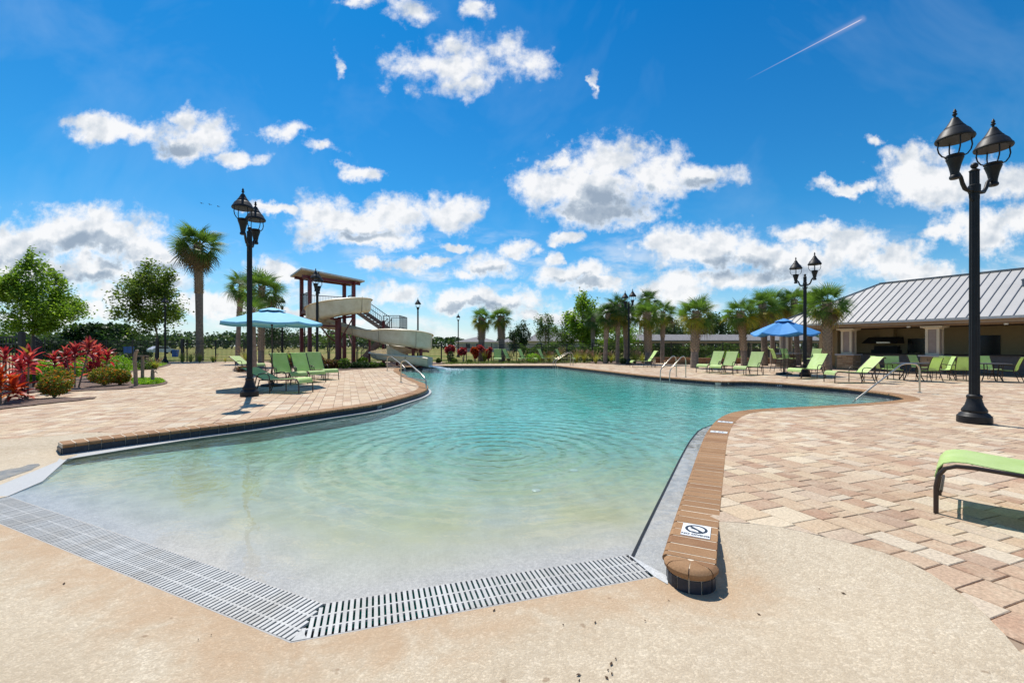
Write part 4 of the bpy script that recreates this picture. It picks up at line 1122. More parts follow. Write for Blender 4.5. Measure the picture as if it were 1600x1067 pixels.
tree('tall dark oak over the shelter roof behind the palm clump', XW(1165,84), 84, ZW(513,84), 4.6, 3.6, 5000, .42, leaf_dark, .25, clumps=40)
tree('dark oak close to the metal roof edge behind palms', XW(1222,88), 88, ZW(515,88), 5.0, 3.4, 5000, .42, leaf_dark, .25, clumps=40)
tree('broad dark tree over the low end of the shelter', XW(1045,80), 80, ZW(523,80), 4.4, 2.6, 4500, .42, leaf_wood, .25, clumps=40)
tree('mid green tree filling the gap under the palm row', XW(962,52), 52, ZW(520,52), 2.6, 2.0, 4500, .22, leaf_bright, .12, clumps=36)
tree('small dark tree behind the pale parasol and short palm', XW(441,47), 47, ZW(524,47), 1.9, 1.6, 3000, .2, leaf_dark, .13, clumps=26)
tree('thin tree with see through crown between slide tower posts', XW(513,48), 48, ZW(524,48), 1.5, 1.6, 1500, .2, leaf_mid, .11, clumps=20)

# field things
def bin_(label, px, py, Y, w_, h_, m):
    b = thing('waste_bin', label, 'bin', (XW(px,Y), Y, -.03), .2, 'bins in the field')
    obj('body', MB().add([(-w_*.42,-w_*.42,.0),(w_*.42,-w_*.42,.0),(w_*.42,w_*.42,.0),(-w_*.42,w_*.42,.0),(-w_/2,-w_/2,h_),(w_/2,-w_/2,h_),(w_/2,w_/2,h_),(-w_/2,w_/2,h_)], [(0,1,5,4),(1,2,6,5),(2,3,7,6),(3,0,4,7),(4,5,6,7)]), m, b)
    obj('lid', MB().box(0,0,h_,w_*1.06,w_*1.06,.12), m, b)
bin_('tall blue bin beyond the fence by the far lamp post', 201, 0, 62, .85, 1.25, binblue)
bin_('short blue bin beyond the fence near the tall palm', 274, 0, 60, .62, .85, binblue)
cr = thing('parked_car', 'small white car parked beyond the fence', 'car', (XW(253,85), 85, -.03), 1.2)
obj('body', MB().add([(x, s_*.85, z) for s_ in (-1,1) for x, z in ((-2.1,.3),(2.1,.3),(2.15,.75),(1.2,.95),(.6,1.42),(-1.1,1.45),(-1.9,1.0),(-2.15,.8))], [tuple(range(8)), tuple(range(15,7,-1))]+[(i,(i+1)%8,8+(i+1)%8,8+i) for i in range(8)]), mat('white_car_paint',(.7,.7,.72),.25), cr)
for x in (-1.3,1.35):
    for s_ in (-1,1): obj('wheel', MB().tube([(x,s_*.72,.32),(x,s_*.9,.32)], .32, 14), dark_m, cr)
for s_ in (-1,1): obj('side_window', MB().add([(-1.0,s_*.86,1.0),(.9,s_*.86,.98),(.5,s_*.86,1.34),(-1.0,s_*.86,1.36)],[(0,1,2,3)]), glass_dark, cr)

# ------------------------------------------------------------------ fences
def fence(label, pts, hz, base=-.03, sp=.115, post=2.4, big=(), pw=.019):
    a0_ = Vector(pts[0]); f = thing('metal_fence', label, 'fence', (a0_.x, a0_.y, base), 0, 'black metal fences round the pool deck'); pk, rl = MB(), MB()
    for a, b in zip(pts, pts[1:]):
        a, b = Vector(a)-a0_, Vector(b)-a0_; L = (b-a).length; d = (b-a)/L; ang = math.atan2(d.y, d.x)
        for k in range(int(L/sp)):
            p = a + d*(k+.5)*sp; pk.box(p.x, p.y, .05, pw, pw, hz-.05-.03, ang)
        for zz in (.14, hz-.27, hz-.05): rl.beam((a.x,a.y,zz),(b.x,b.y,zz),.03,.042)
        np2 = max(1, round(L/post))
        for k in range(np2+1):
            if k == np2 and b != Vector(pts[-1])-a0_: continue
            p = a + d*L*k/np2; mb = MB().box(p.x,p.y,-.1,.075,.075,hz+.15,ang); mb.box(p.x,p.y,hz+.05,.095,.095,.03,ang); obj('post', mb, fence_m, f)
    tag(obj('pickets', pk, fence_m, f), kind='stuff'); obj('rails', rl, fence_m, f); return f
x_, y_ = G(33, 607)
fence('near black metal fence panel behind the red plants at the bed', [(x_-4.5, y_+.4), (x_, y_)], 1.78)
gp_ = thing('gate_post', 'thick black metal post ending the near fence panel', 'post', (x_+.02, y_, -.03))
obj('shaft', MB().box(0,0,0,.13,.13,1.86), fence_m, gp_); obj('cap', MB().box(0,0,1.86,.16,.16,.03).box(0,0,1.89,.10,.10,.03), fence_m, gp_)
fence('black metal fence running from the near panel back to the field', [(x_+.1, y_+.3), (XW(66,38), 38.0)], 1.70, post=3.0)
fence('long black metal fence along the field behind the tall palm', [(XW(66,38), 38.2), (XW(122,39.6), 39.8), (XW(245,40.2), 40.4), (XW(470,40.6), 40.6)], 1.95)
gb = thing('gate_post', 'thick black gate post in the field fence beside the round tree', 'post', (XW(245,40.1), 40.15, -.03))
obj('shaft', MB().box(0,0,0,.2,.2,2.08), fence_m, gb); obj('cap', MB().box(0,0,2.08,.24,.24,.04), fence_m, gb)
gb = thing('gate_post', 'thick black gate post in the field fence by the short blue bin', 'post', (XW(283,40.0), 40.15, -.03))
obj('shaft', MB().box(0,0,0,.2,.2,2.08), fence_m, gb); obj('cap', MB().box(0,0,2.08,.24,.24,.04), fence_m, gb)
fence('black metal fence behind the slide tower', [(XW(470,40.6), 40.8), (XW(690,40.2), 40.2)], 1.72)
fence('black metal fence behind the five loungers at the pool end', [(XW(690,40.2), 40.0), (XW(925,40), 40.0)], 1.62)
fence('black metal fence in front of the hedge and the shelter', [(XW(925,40), 39.8), (XW(1130,40.5), 40.6), (XW(1300,38.5), 38.6)], 1.72)

# hedges along the fence
def hedge(label, px0, px1, y, zt, n, lm, size=.16, dpt=.8):
    x0, x1 = XW(px0,y), XW(px1,y); t = thing('hedge', label, 'hedge', ((x0+x1)/2, y, 0), 0, 'hedges along the fence'); L = x1-x0
    xs = rng.uniform(-L/2, L/2, n); top_ = zt*(.86 + .10*np.sin(xs*1.7+px0) + .08*np.sin(xs*4.1))
    z = top_*rng.uniform(.0,1,n)**.6; yy = rng.normal(0, dpt/2.4, n)
    V, F = leafcloud(np.stack([xs,yy,z],1), size, .8, .6, 0); link('foliage', npmesh('foliage', V, F, lm), t)
    mb = MB()
    for k in range(max(2,int(L/1.2))): xx = -L/2 + (k+.5)*L/max(2,int(L/1.2)); mb.tube([(xx,0,-.05),(xx+.1,0,zt*.5),(xx-.15,.1,zt*.8)], [.03,.02,.01], 5)
    obj('stem', mb, trunk_m, t)
hedge('dark shrub hedge between the house and the palm row', 812, 905, 41.6, 1.75, 4200, leaf_mid)
hedge('dark green hedge behind the palm row and grasses', 905, 1000, 41.9, 1.65, 4200, leaf_mid)
hedge('clipped hedge under the shelter roof behind the stone planter', 1000, 1152, 42.4, 1.75, 6500, leaf_mid)
hedge('dark leaf strip added to mimic shaded lawn outside the corner fence under the bright maple', 30, 128, 42.6, 1.05, 4200, leaf_dark, .2)  # added foliage row, its dark leaves stand in for shade on the lawn
hedge('dark leaf strip added to mimic shaded lawn outside the fence between maple and round tree', 128, 232, 43.4, .85, 3600, leaf_dark, .2)  # rest of the added row imitating the shaded lawn
# low stone planter walls
def planter(label, px0, px1, py, hz, dep):
    a, b = Vector(G(px0,py)), Vector(G(px1,py)); t = thing('planter_wall', label, 'wall', (a.x,a.y,0), 0, 'low stone planter walls'); L = (b-a).length; ang = math.atan2((b-a).y,(b-a).x)
    obj('core', MB().box(L/2,dep/2,0,L-.02,dep-.02,hz-.05), mortar_m, t, rz=ang); st = MB()
    for r_ in range(4):
        x = 0; hh = (hz-.06)/4
        while x < L-.05:
            w_ = min(random.uniform(.18,.45), L-x); st.box(x+w_/2, -.005, r_*hh+.006, w_-.012, .05+random.uniform(0,.02), hh-.012); x += w_
    tag(obj('wall_stones', st, wallstone_m, t, rz=ang), kind='stuff')
    obj('wall_cap', MB().box(L/2,dep/2,hz-.05,L+.06,dep+.08,.05), wallstone_m, t, rz=ang)
planter('low stone planter wall behind the lone lounger', 1024, 1078, 567.2, .46, .5)
planter('short stone seat block projecting before the planter wall', 1040, 1079, 569.0, .30, .4)
planter('stone planter wall behind the trio of loungers', 1090, 1226, 568.3, .45, .5)

# ================================================================== PALMS
def P_(label, px, Y, crown_py, rt, cr, **k): return palm(label, XW(px,Y), Y, ZW(crown_py,Y), rt, cr, lean=k.pop('lean', (random.uniform(-.35,.35), random.uniform(-.3,.3))), **k)
P_('tall fan palm with shaggy skirt standing before the field', 312, 43, 383, .32, 2.7, nf=52, z0=-.03, dark=False, yellow=.06, brown=.55, boots=.42, name='fan_palm', lo=-84, bq=.55)
P_('big sabal palm whose crown rises behind the twin lamp', 408, 31, 452, .19, 1.85, nf=36, dark=False, yellow=.12, boots=.8)
P_('sabal palm with lower crown against the tall lamp shaft', 371, 36, 446, .17, 1.65, nf=32, dark=False, yellow=.1)
P_('slim young palm rising beside the lamp shaft in the mulch island', 398, 22.3, 487, .095, .95, nf=22, yellow=.3, boots=.1)
P_('fan palm with full crown nearer the slide of the pair', 752, 41.2, 497, .30, 1.35, nf=34, z0=-.03, yellow=.45)
P_('fan palm nearer the shrubs of the far pair', 784, 41.2, 495, .30, 1.35, nf=34, z0=-.03, yellow=.3)
P_('short palm at the start of the palm row by grass clumps', 926, 44, 497, .18, 1.35, nf=28, dark=True, yellow=.3)
P_('palm with reddish trunk second in the row', 945.5, 35.6, 491, .17, 1.3, nf=30, dark=True, yellow=.15)
P_('palm with straight trunk in the row just before the lamp', 965, 35.8, 480, .15, 1.4, nf=30, dark=True, yellow=.12)
P_('palm touching the black twin lamp shaft', 978, 36.4, 490, .17, 1.4, nf=30, dark=True, yellow=.15)
P_('palm with thick criss cross trunk past the lamp', 1013, 34.6, 492, .25, 1.55, nf=34, yellow=.4, boots=.75)
P_('tall palm whose crown tops the lamp side clump', 1013, 44, 470, .2, 1.6, nf=30, dark=True, yellow=.1)
P_('palm with thin smooth trunk and drooping brown fronds', 1035, 36.6, 488, .16, 1.45, nf=32, yellow=.3, brown=.5)
P_('large palm with golden lower fronds by the pool ladder', 1085, 28.6, 490, .235, 1.5, nf=40, yellow=.55, boots=.7)
P_('palm with criss cross trunk leading the clump by the parasol', 1163, 31, 490, .20, 1.5, nf=34, yellow=.4, boots=.7)
P_('palm with bright crown in the middle of the parasol clump', 1195, 32, 479, .21, 1.6, nf=36, yellow=.3, boots=.5)
P_('palm with dark trunk hidden low behind the blue parasol', 1207, 35, 474, .17, 1.6, nf=32, yellow=.25)
P_('palm standing behind the twin lamp by the metal roof', 1246, 34, 471, .19, 1.6, nf=34, yellow=.3)
P_('palm under the roof corner with its trunk by the lamp', 1264, 29.5, 478, .16, 1.3, nf=28, yellow=.2)
P_('palm with large spreading crown in front of the pavilion', 1293, 24.8, 474, .20, 1.42, nf=38, yellow=.25, boots=.75)

# ================================================================== LAMPS
def lamp_head(t, x, y, zc, lantern=True):
    """zc: height of the arm end; cup, ring of ribs, flared cap, finial"""
    h = obj('lamp_head', MB().lathe([(.062,0),(.075,.015),(.075,.05),(.06,.07),(.062,.12),(.085,.24),(.115,.34),(.125,.36),(.115,.385),(.135,.40),(.12,.43),(.02,.44)], 16, x, y), black_m, t, smooth=True, loc=(0,0,zc))
    for k in range(4):
        a = R(45)+k*math.pi/2; c, s_ = math.cos(a), math.sin(a)
        obj('rib', MB().tube([(x+c*r, y+s_*r, z) for r, z in ((.11,.40),(.17,.43),(.215,.50),(.232,.58),(.222,.66),(.225,.71))], .0115, 6), black_m, h)
    obj('cap', MB().lathe([(.225,.695),(.262,.69),(.272,.715),(.262,.745),(.245,.765),(.205,.845),(.165,.89),(.150,.90),(.148,.915),(.12,.95),(.085,1.01),(.055,1.07),(.045,1.09),(.02,1.10),(.018,1.13),(.035,1.145),(.035,1.16),(.018,1.175),(.03,1.195),(.022,1.22),(.006,1.255),(.0,1.26)], 24, x, y), black_m, h, smooth=True)
    obj('lens', MB().lathe([(.0,.70),(.215,.70),(.215,.712),(.0,.712)], 20, x, y), lens_m, h)
    return h
lens_m = mat('frosted_lens', (.85,.84,.70), .25, var=.05)
def lamp_pole(t, H):
    obj('pole', MB().lathe([(.075,.45),(.068,H)], 24, flute=.13), black_m, t, smooth=False)
    obj('base', MB().lathe([(.235,0),(.24,.03),(.235,.13),(.215,.15),(.205,.17),(.17,.20),(.178,.22),(.172,.25),(.13,.32),(.108,.40),(.10,.45),(.108,.46),(.108,.50),(.085,.52),(.07,.525)], 24, flute=.03), black_m, t, smooth=True)
def twin_lamp(label, x, y, rz, sc=1):
    t = thing('twin_lamp_post', label, 'street lamp', (x, y, 0), rz, 'twin lamp posts round the deck', sc)
    lamp_pole(t, 4.60); obj('finial', MB().lathe([(.07,4.595),(.078,4.61),(.05,4.63),(.03,4.65)], 12).ball((0,0,4.70), .055, 12, 8), black_m, t, smooth=True)
    obj('collar', MB().lathe([(.072,4.20),(.085,4.21),(.085,4.34),(.072,4.35)], 16), black_m, t)
    for s_ in (-1, 1):
        obj('arm', MB().tube([(s_*.05,0,4.26),(s_*.16,0,4.23),(s_*.27,0,4.25),(s_*.34,0,4.33),(s_*.39,0,4.44),(s_*.46,0,4.50),(s_*.56,0,4.50)], [.036,.036,.034,.032,.03,.028,.03], 10), black_m, t, smooth=True)
        obj('arm_scroll', MB().tube([(s_*.07,0,4.05),(s_*.13,0,4.10),(s_*.15,0,4.18)], [.02,.016,.01], 6), black_m, t)
        lamp_head(t, s_*.56, 0, 4.39)
    return t
big = twin_lamp('large black twin lamp post on the paving near the lone green lounger foot', 8.46, 8.08, R(18))
dup(big, (-7.37, 12.4, 0), R(105), 'black twin lamp post beside the pale blue parasol')
dup(big, (13.6, 20.5, 0), R(-83), 'black twin lamp post standing behind a lounger by the pavilion')
dup(big, (8.78, 33.2, 0), R(-76), 'black twin lamp post among the palms at the far deck')
dup(big, (-10.85, 24.6, 0), R(106), 'black twin lamp post in front of the slide tower')
def single_lamp(label, x, y):
    t = thing('lamp_post', label, 'street lamp', (x, y, 0), 0, 'single lamp posts beyond the fence'); lamp_pole(t, 4.42); lamp_head(t, 0, 0, 4.40); return t
sl_ = single_lamp('single black lamp post rising behind the lower slide bend', XW(653,38.8), 38.8)
for px, Y, lab in ((716,57,'single black lamp post beyond the fence by the red plants'), (441,37.5,'single black lamp post head showing over the pale parasol'), (258,37.4,'single black lamp post standing inside the round tree'),
                   (197.5,100,'distant single lamp post by the tall blue bin'), (476,53,'single black lamp post behind the tower corner post'), (483.5,104,'tiny far lamp post seen between the tower posts'), (857,64,'thin lamp post hidden among trees before the house')):
    dup(sl_, (XW(px,Y), Y, 0), 0, lab)

# ================================================================== LOUNGERS
def lounger(label, x, y, rz, back=52, group='green sling loungers', sc=1):
    """local +x runs from the foot to the head"""
    t = thing('sun_lounger', label, 'sun lounger', (x, y, 0), rz, group, sc); w_ = .32; b = R(back); r = .017
    px, pz = 1.22, .385
    tip = (px + .84*math.cos(b), pz + .84*math.sin(b))
    for s_ in (-1, 1):
        yy = s_*w_
        obj('side_frame', MB().tube([(.02,yy,0),(.02,yy,.22),(.035,yy,.32),(.075,yy,.385),(.14,yy,.415),(.24,yy,.42),(.7,yy,.40),(1.0,yy,.385),(px+.16,yy,.38)], r, 8), bronze_m, t, smooth=True)
        obj('arm', MB().tube([(.98,yy*1.08,0),(.985,yy*1.1,.40),(1.0,yy*1.12,.52),(1.06,yy*1.13,.585),(1.15,yy*1.13,.595),(1.34,yy*1.13,.56),(1.42,yy*1.1,.50),(1.46,yy*1.08,.40),(1.56,yy*1.05,0)], r*.95, 8), bronze_m, t, smooth=True)
        obj('leg', MB().tube([(1.36,yy,.38),(1.42,yy,.18),(1.50,yy,0)], r*.9, 6), bronze_m, t)
        obj('back_frame', MB().tube([(px-.02,yy,pz),(px+.4*math.cos(b),yy,pz+.4*math.sin(b)),(tip[0]-.05*math.cos(b),yy,tip[1]-.05*math.sin(b)),(tip[0]+.03,yy,tip[1]-.005),(tip[0]+.07,yy,tip[1]-.05)], r*.9, 8), bronze_m, t, smooth=True)
    q_ = .45
    for a_, b_, rr_ in ([((xx,-w_,zz),(xx,w_,zz),.011) for xx, zz in ((.05,.19),(1.0,.2),(1.44,.2),(.62,.385),(px,.375))]
                        + [((px+q_*math.cos(b),s_*w_*.9,pz+q_*math.sin(b)-.03),(1.52,s_*w_*.85,.12),.009) for s_ in (-1,1)] + [((tip[0]+.06,-w_,tip[1]-.045),(tip[0]+.06,w_,tip[1]-.045),r*.9)]):
        obj('stretcher', MB().tube([a_, b_], rr_, 6), bronze_m, t)
    ws = w_-.006
    sl = [(x_,z_) for x_, z_ in ((.012,.30),(.030,.375),(.065,.425),(.12,.447),(.20,.452),(.36,.436),(.6,.418),(.85,.402),(1.05,.396),(px-.02,.396))]
    obj('seat_sling', MB().slab([((x_,-ws,z_),(x_,ws,z_)) for x_, z_ in sl], .007), green_m, t, smooth=True)
    cb, sb = math.cos(b), math.sin(b); pts = []
    for f in (.02,.15,.35,.6,.84,.95,1.0): pts.append((px + .84*f*cb - .012*sb - .02*math.sin(f*3.1)*-sb, pz + .84*f*sb + .012*cb + .0))
    pts += [(tip[0]+.035,tip[1]+.012),(tip[0]+.075,tip[1]-.03)]
    obj('back_sling', MB().slab([((x_,-ws,z_),(x_,ws,z_)) for x_, z_ in pts], .007), green_m, t, smooth=True)
    return t
def dirang(dx_, dy_): return math.atan2(dy_, dx_)
lounger('lone green lounger with bronze frame standing close by on the pavers, mostly cut off', 3.56+.22, 3.73+.22, dirang(.70,-.72), 50)
lounger('green lounger with flat lowered back nearest the pool under the pale parasol', *G(479,613.5), dirang(-.98,.20), 24)
lounger('first upright green lounger behind the parasol pole', *G(468,600.5), dirang(-.80,.60), 62)
lounger('second upright green lounger, middle of the trio by the parasol', *G(497,597.5), dirang(-.78,.62), 62)
lounger('third upright green lounger of the trio, nearest the tower plants', *G(518,593.5), dirang(-.76,.65), 62)
lounger('half hidden green lounger back by the mulch island', *G(408,580.2), dirang(-.95,.3), 32)
lounger('green lounger facing the pool, nearest the slide of the five at the pool end', XW(778,36.6), 36.6-.6, R(92), 66)
lounger('green lounger second from the slide of the five at the pool end', XW(812,36.6)+.1, 36.2, R(152), 64)
lounger('green lounger in the middle of the five at the pool end', XW(838,36.6), 36.2, R(152), 64)
lounger('green lounger directly behind the far pool ladder', XW(869,36.6), 36.2, R(152), 64)
lounger('green lounger beside the far pool ladder, closest to the grass clumps', XW(897,36.6), 36.2, R(154), 64)
lounger('lone green lounger with reclined back by the stone planter wall', *G(986,573.6), dirang(1,.04), 56)
lounger('upright green lounger beside the golden palm, first of the trio', *G(1096,582.2), dirang(.83,.56), 60)
lounger('middle upright green lounger of the trio past the golden palm', *G(1117,584.0), dirang(.83,.56), 60)
lounger('upright green lounger of the trio nearest the blue parasol', *G(1155,586.6), dirang(.84,.54), 60)
lounger('green lounger with tilted back in front of the twin lamp base', *G(1240,591.5), dirang(.93,.36), 54)
lounger('green lounger lying side on with long flat seat by the ramp rail', *G(1295,597.4), dirang(.995,-.06), 46)

# ================================================================== PARASOLS
def parasol(label, x, y, zr_, zt, rad_, n, cm, rz=0, sag=.05):
    t = thing('parasol', label, 'umbrella', (x, y, 0), rz, 'parasols on the deck')
    obj('base', MB().lathe([(.0,0),(.36,0),(.37,.03),(.34,.07),(.1,.10),(.045,.12),(.04,.32),(.0,.32)], 20), black_m, t, smooth=True)
    obj('pole', MB().lathe([(.021,.1),(.021,zt-.06)], 10), bronze_m, t)
    c = MB(); m_ = 6; V = [(0,0,zt)]; F = []
    for j in range(1, m_+1):
        f = j/m_
        for k in range(n*4):
            a = 2*math.pi*k/(n*4); ph = (k % 4)/4; panel = math.cos(math.pi/n)/math.cos((ph-.5)*2*math.pi/n)
            rr_ = rad_*f*panel; z = zt - (zt-zr_)*f**1.12 - sag*f*math.sin(math.pi*ph)
            V.append((rr_*math.cos(a), rr_*math.sin(a), z))
    N4 = n*4
    for k in range(N4): F.append((0, 1+k, 1+(k+1) % N4))
    for j in range(m_-1):
        for k in range(N4): F.append((1+j*N4+k, 1+(j+1)*N4+k, 1+(j+1)*N4+(k+1) % N4, 1+j*N4+(k+1) % N4))
    # hem
    o = len(V); V += [(p[0]*1.004, p[1]*1.004, p[2]-.07) for p in V[1+(m_-1)*N4:1+m_*N4]]
    for k in range(N4): F.append((1+(m_-1)*N4+k, o+k, o+(k+1) % N4, 1+(m_-1)*N4+(k+1) % N4))
    cn = obj('canopy', c.add(V, F), cm, t)
    vent = MB(); V = [(0,0,zt+.07)]; F = []
    for k in range(N4):
        a = 2*math.pi*k/N4; rr_ = rad_*.27; V.append((rr_*math.cos(a), rr_*math.sin(a), zt-(zt-zr_)*.20 + .05 - .02*math.sin(math.pi*(k % 4)/4)))
    for k in range(N4): F.append((0,1+k,1+(k+1) % N4))
    obj('vent', vent.add(V, F), cm, cn)
    obj('finial', MB().ball((0,0,zt+.09), .03), bronze_m, t)
    hub = zr_ - .05
    for k in range(n):
        a = 2*math.pi*k/n; ca, sa = math.cos(a), math.sin(a); z1 = zr_-.012; 
        rb = obj('rib', MB().tube([(.02*ca,.02*sa,zt-.05),(rad_*.55*ca,rad_*.55*sa,zt-(zt-zr_)*.5-.03),(rad_*.985*ca,rad_*.985*sa,zr_-.012)], .008, 5), bronze_m, t)
        obj('strut', MB().tube([(.03*ca,.03*sa,hub),(rad_*.55*ca,rad_*.55*sa,zt-(zt-zr_)*.5-.035)], .007, 5), bronze_m, rb)
    obj('runner', MB().lathe([(.035,hub-.05),(.04,hub),(.035,hub+.04)], 10), bronze_m, t)
    return t
parasol('pale sky blue parasol over the loungers beside the slide', -8.45, 15.55, 2.22, 2.70, 1.66, 8, blue_l, .2)
parasol('deeper blue parasol with sagging panels by the pavilion', 13.55, 22.0, 2.08, 2.72, 1.5, 6, blue_d, .35, .14)

# ================================================================== TABLES AND CHAIRS
def dining_chair(label, x, y, rz, bar=False, group='green dining chairs by the pavilion'):
    """faces local +x"""
    t = thing('bar_chair' if bar else 'dining_chair', label, 'chair', (x, y, 0), rz, group)
    h = .72 if bar else .43; w_ = .26; r = .014
    for s_ in (-1, 1):
        yy = s_*w_
        obj('leg', MB().tube([(.27,yy,0),(.25,yy,h),(.22,yy,h+.2),(.12,yy,h+.235),(-.12,yy,h+.21),(-.21,yy,h+.18)], r, 7), bronze_m, t, smooth=True)
        obj('leg', MB().tube([(-.33,yy,0),(-.22,yy,h*.75),(-.17,yy,h-.02),(-.22,yy,h+.2),(-.32,yy,h+.48),(-.36,yy,h+.54)], r, 7), bronze_m, t, smooth=True)
    for a, b in (((.26,-w_,h*.45),(.26,w_,h*.45)),((-.26,-w_,h*.45),(-.26,w_,h*.45)),((.25,-w_,h-.01),(.25,w_,h-.01)),((-.36,-w_,h+.54),(-.36,w_,h+.54)),((-.17,-w_,h-.02),(-.17,w_,h-.02)),((.25,-w_,h-.01),(-.17,-w_,h-.02)),((.25,w_,h-.01),(-.17,w_,h-.02))):
        obj('stretcher', MB().tube([a, b], .0115, 6), bronze_m, t)
    ws = w_-.004
    pts = [(.265,h-.03),(.255,h+.005),(.2,h+.012),(0,h-.004),(-.14,h+.0),(-.178,h+.04),(-.215,h+.2),(-.30,h+.44),(-.345,h+.55),(-.375,h+.55),(-.372,h+.51)]
    obj('seat_sling', MB().slab([((x_,-ws,z_),(x_,ws,z_)) for x_, z_ in pts[:5]], .006), green_m, t, smooth=True)
    obj('back_sling', MB().slab([((x_,-ws,z_),(x_,ws,z_)) for x_, z_ in pts[4:]], .006), green_m, t, smooth=True)
    return t
tabletop_m = mat('dark_table_top', (.06,.058,.06), .55, spec=.3)
def table(label, x, y, rad_, h, group='round tables by the pavilion'):
    t = thing('patio_table', label, 'table', (x, y, 0), .3, group)
    obj('tabletop', MB().lathe([(.0,h-.03),(rad_,h-.03),(rad_+.012,h-.02),(rad_+.012,h-.005),(rad_,h),(.0,h)], 28), tabletop_m, t, smooth=True)
    for k in range(4):
        a = k*math.pi/2; c, s_ = math.cos(a), math.sin(a)
        obj('leg', MB().tube([(c*rad_*.72,s_*rad_*.72,0),(c*rad_*.45,s_*rad_*.45,h*.4),(c*rad_*.5,s_*rad_*.5,h-.03)], .02, 7), bronze_m, t, smooth=True)
    obj('ring', MB().tube([(rad_*.46*math.cos(k*.52),rad_*.46*math.sin(k*.52),h*.4) for k in range(12)], .011, 6, True), bronze_m, t); return t
X = lambda px, py: G(px, py)
table('tall round bar table under the blue parasol', *X(1246,581.5), .48, 1.02, 'bar tables')
dining_chair('green bar chair turned side on by the parasol pole', *X(1216,580.8), R(-8), True, 'green bar chairs round the tall table')
dining_chair('green bar chair facing the pool behind the parasol pole', *X(1232,579.4), R(-75), True, 'green bar chairs round the tall table')
dining_chair('yellow green bar chair leaning back beyond the twin lamp', *X(1271,580.6), R(205), True, 'green bar chairs round the tall table')
table('round table nearest the grey serving counter', *X(1424,594.5), .62, .72)
table('round table past the large twin lamp post', *X(1545,595.5), .62, .72)
dining_chair('green chair facing the pool beside the lounger with the tilted head', *X(1396,592.8), R(-118))
dining_chair('green chair seen edge on behind the lounger head', *X(1380,591.5), R(-20))
dining_chair('green chair with its flat back squarely to the pool', *X(1451,596.0), R(98))
dining_chair('green chair half behind the square backed chair, pale side lit', *X(1473,593.4), R(150))
dining_chair('green chair in the shade across the first table', *X(1437,588), R(-80))
dining_chair('green chair with slanted back just before the large lamp post', *X(1502,594.6), R(66))
dining_chair('green chair seen beyond the stone column foot', *X(1487,592), R(20))
dining_chair('bright green chair facing the pool past the large lamp post', *X(1546,592.0), R(-100))
dining_chair('green chair with back turned near the picture edge', *X(1577,596.2), R(118))
dining_chair('shaded green chair deep under the pavilion by the black doorway', *X(1550,580), R(80))
dining_chair('shaded green chair behind the bright green one', *X(1578,581), R(110))
dining_chair('shaded green chair at the very edge of the picture under the roof', *X(1598,584), R(140))

# ================================================================== HANDRAILS
def railing(label, paths, r=.022, cross=()):
    o = Vector(paths[0][0]); t = thing('pool_handrail', label, 'handrail', (o.x, o.y, 0), 0, 'pool handrails')
    for p in paths: obj('rail', MB().tube([Vector(q)-Vector((o.x,o.y,0)) for q in p], r, 10), steel_m, t, smooth=True)
    for a, b in cross: obj('cross_bar', MB().tube([Vector(a)-Vector((o.x,o.y,0)), Vector(b)-Vector((o.x,o.y,0))], r*.9, 8), steel_m, t)
    for p in paths: obj('escutcheon', MB().lathe([(.06,0),(.055,.015),(.03,.02),(.0,.02)], 14), steel_m, t, loc=(p[0][0]-o.x, p[0][1]-o.y, .001))
    return t
def figure4(label, a, b, h=.86, end=-.75):
    a, b = Vector(a), Vector(b); d = b-a; P3 = lambda f, z: (a.x+d.x*f, a.y+d.y*f, z)
    return railing(label, [[P3(0,0), P3(0,h*.78), P3(.03,h*.92), P3(.10,h*.99), P3(.20,h), P3(.30,h*.94), P3(.80,h*.55), P3(.93,h*.42), P3(.985,h*.3), P3(1,h*.1), P3(1,end)]], .024, [(P3(0,.26), P3(1,.26))])
figure4('near bronze steel handrail on the tip of the paved peninsula', G(626.5,597.5), G(666,607))
figure4('far bronze steel handrail on the peninsula beside the slide outlet', G(605,579.3), G(633,583.5), .84)
def ladder(label, pairs, h=.86):
    paths, tr_ = [], []
    for a, b in pairs:
        a, b = Vector(a), Vector(b); d = b-a; P3 = lambda f, z: (a.x+d.x*f, a.y+d.y*f, z)
        paths.append([P3(0,0), P3(0,h*.75), P3(.04,h*.93), P3(.14,h), P3(.28,h*.97), P3(.85,h*.50), P3(.97,h*.36), P3(1,h*.2), P3(1,-1.1)])
    t = railing(label, paths, .021)
    o = Vector(paths[0][0])
    for z in (-.35,-.62,-.9):
        p, q = Vector((*pairs[0][1], z)), Vector((*pairs[1][1], z)); obj('ladder_step', MB().beam(p-Vector((o.x,o.y,0)), q-Vector((o.x,o.y,0)), .08, .03), white_m, t)
    return t
e1 = Vector(G(1052,589.8)); ie = near_edge(1052, 589.8); tn, ow = tang(edge, ie), OUTW[ie]; c = edge[ie]
ladder('pair of bronze ladder rails before the golden palm', [(tuple(c+ow*.72-tn*.27), tuple(c-ow*.28-tn*.27)), (tuple(c+ow*.72+tn*.27), tuple(c-ow*.28+tn*.27))], .95)
ie = min(range(NE), key=lambda i: (edge[i]-Vector(G(874,571.2))).length); tn, ow = tang(edge, ie), OUTW[ie]; c = edge[ie]
ladder('pair of pale ladder rails at the far pool corner', [(tuple(c+ow*.7-tn*.27+Vector((.5,0))), tuple(c-ow*.25-tn*.27)), (tuple(c+ow*.7+tn*.27+Vector((.5,0))), tuple(c-ow*.25+tn*.27))], .95)
a, b = Vector(G(1437,613.5)), Vector(G(1341,623,-.16)); d = b-a; P3 = lambda f, z: (a.x+d.x*f, a.y+d.y*f, z)
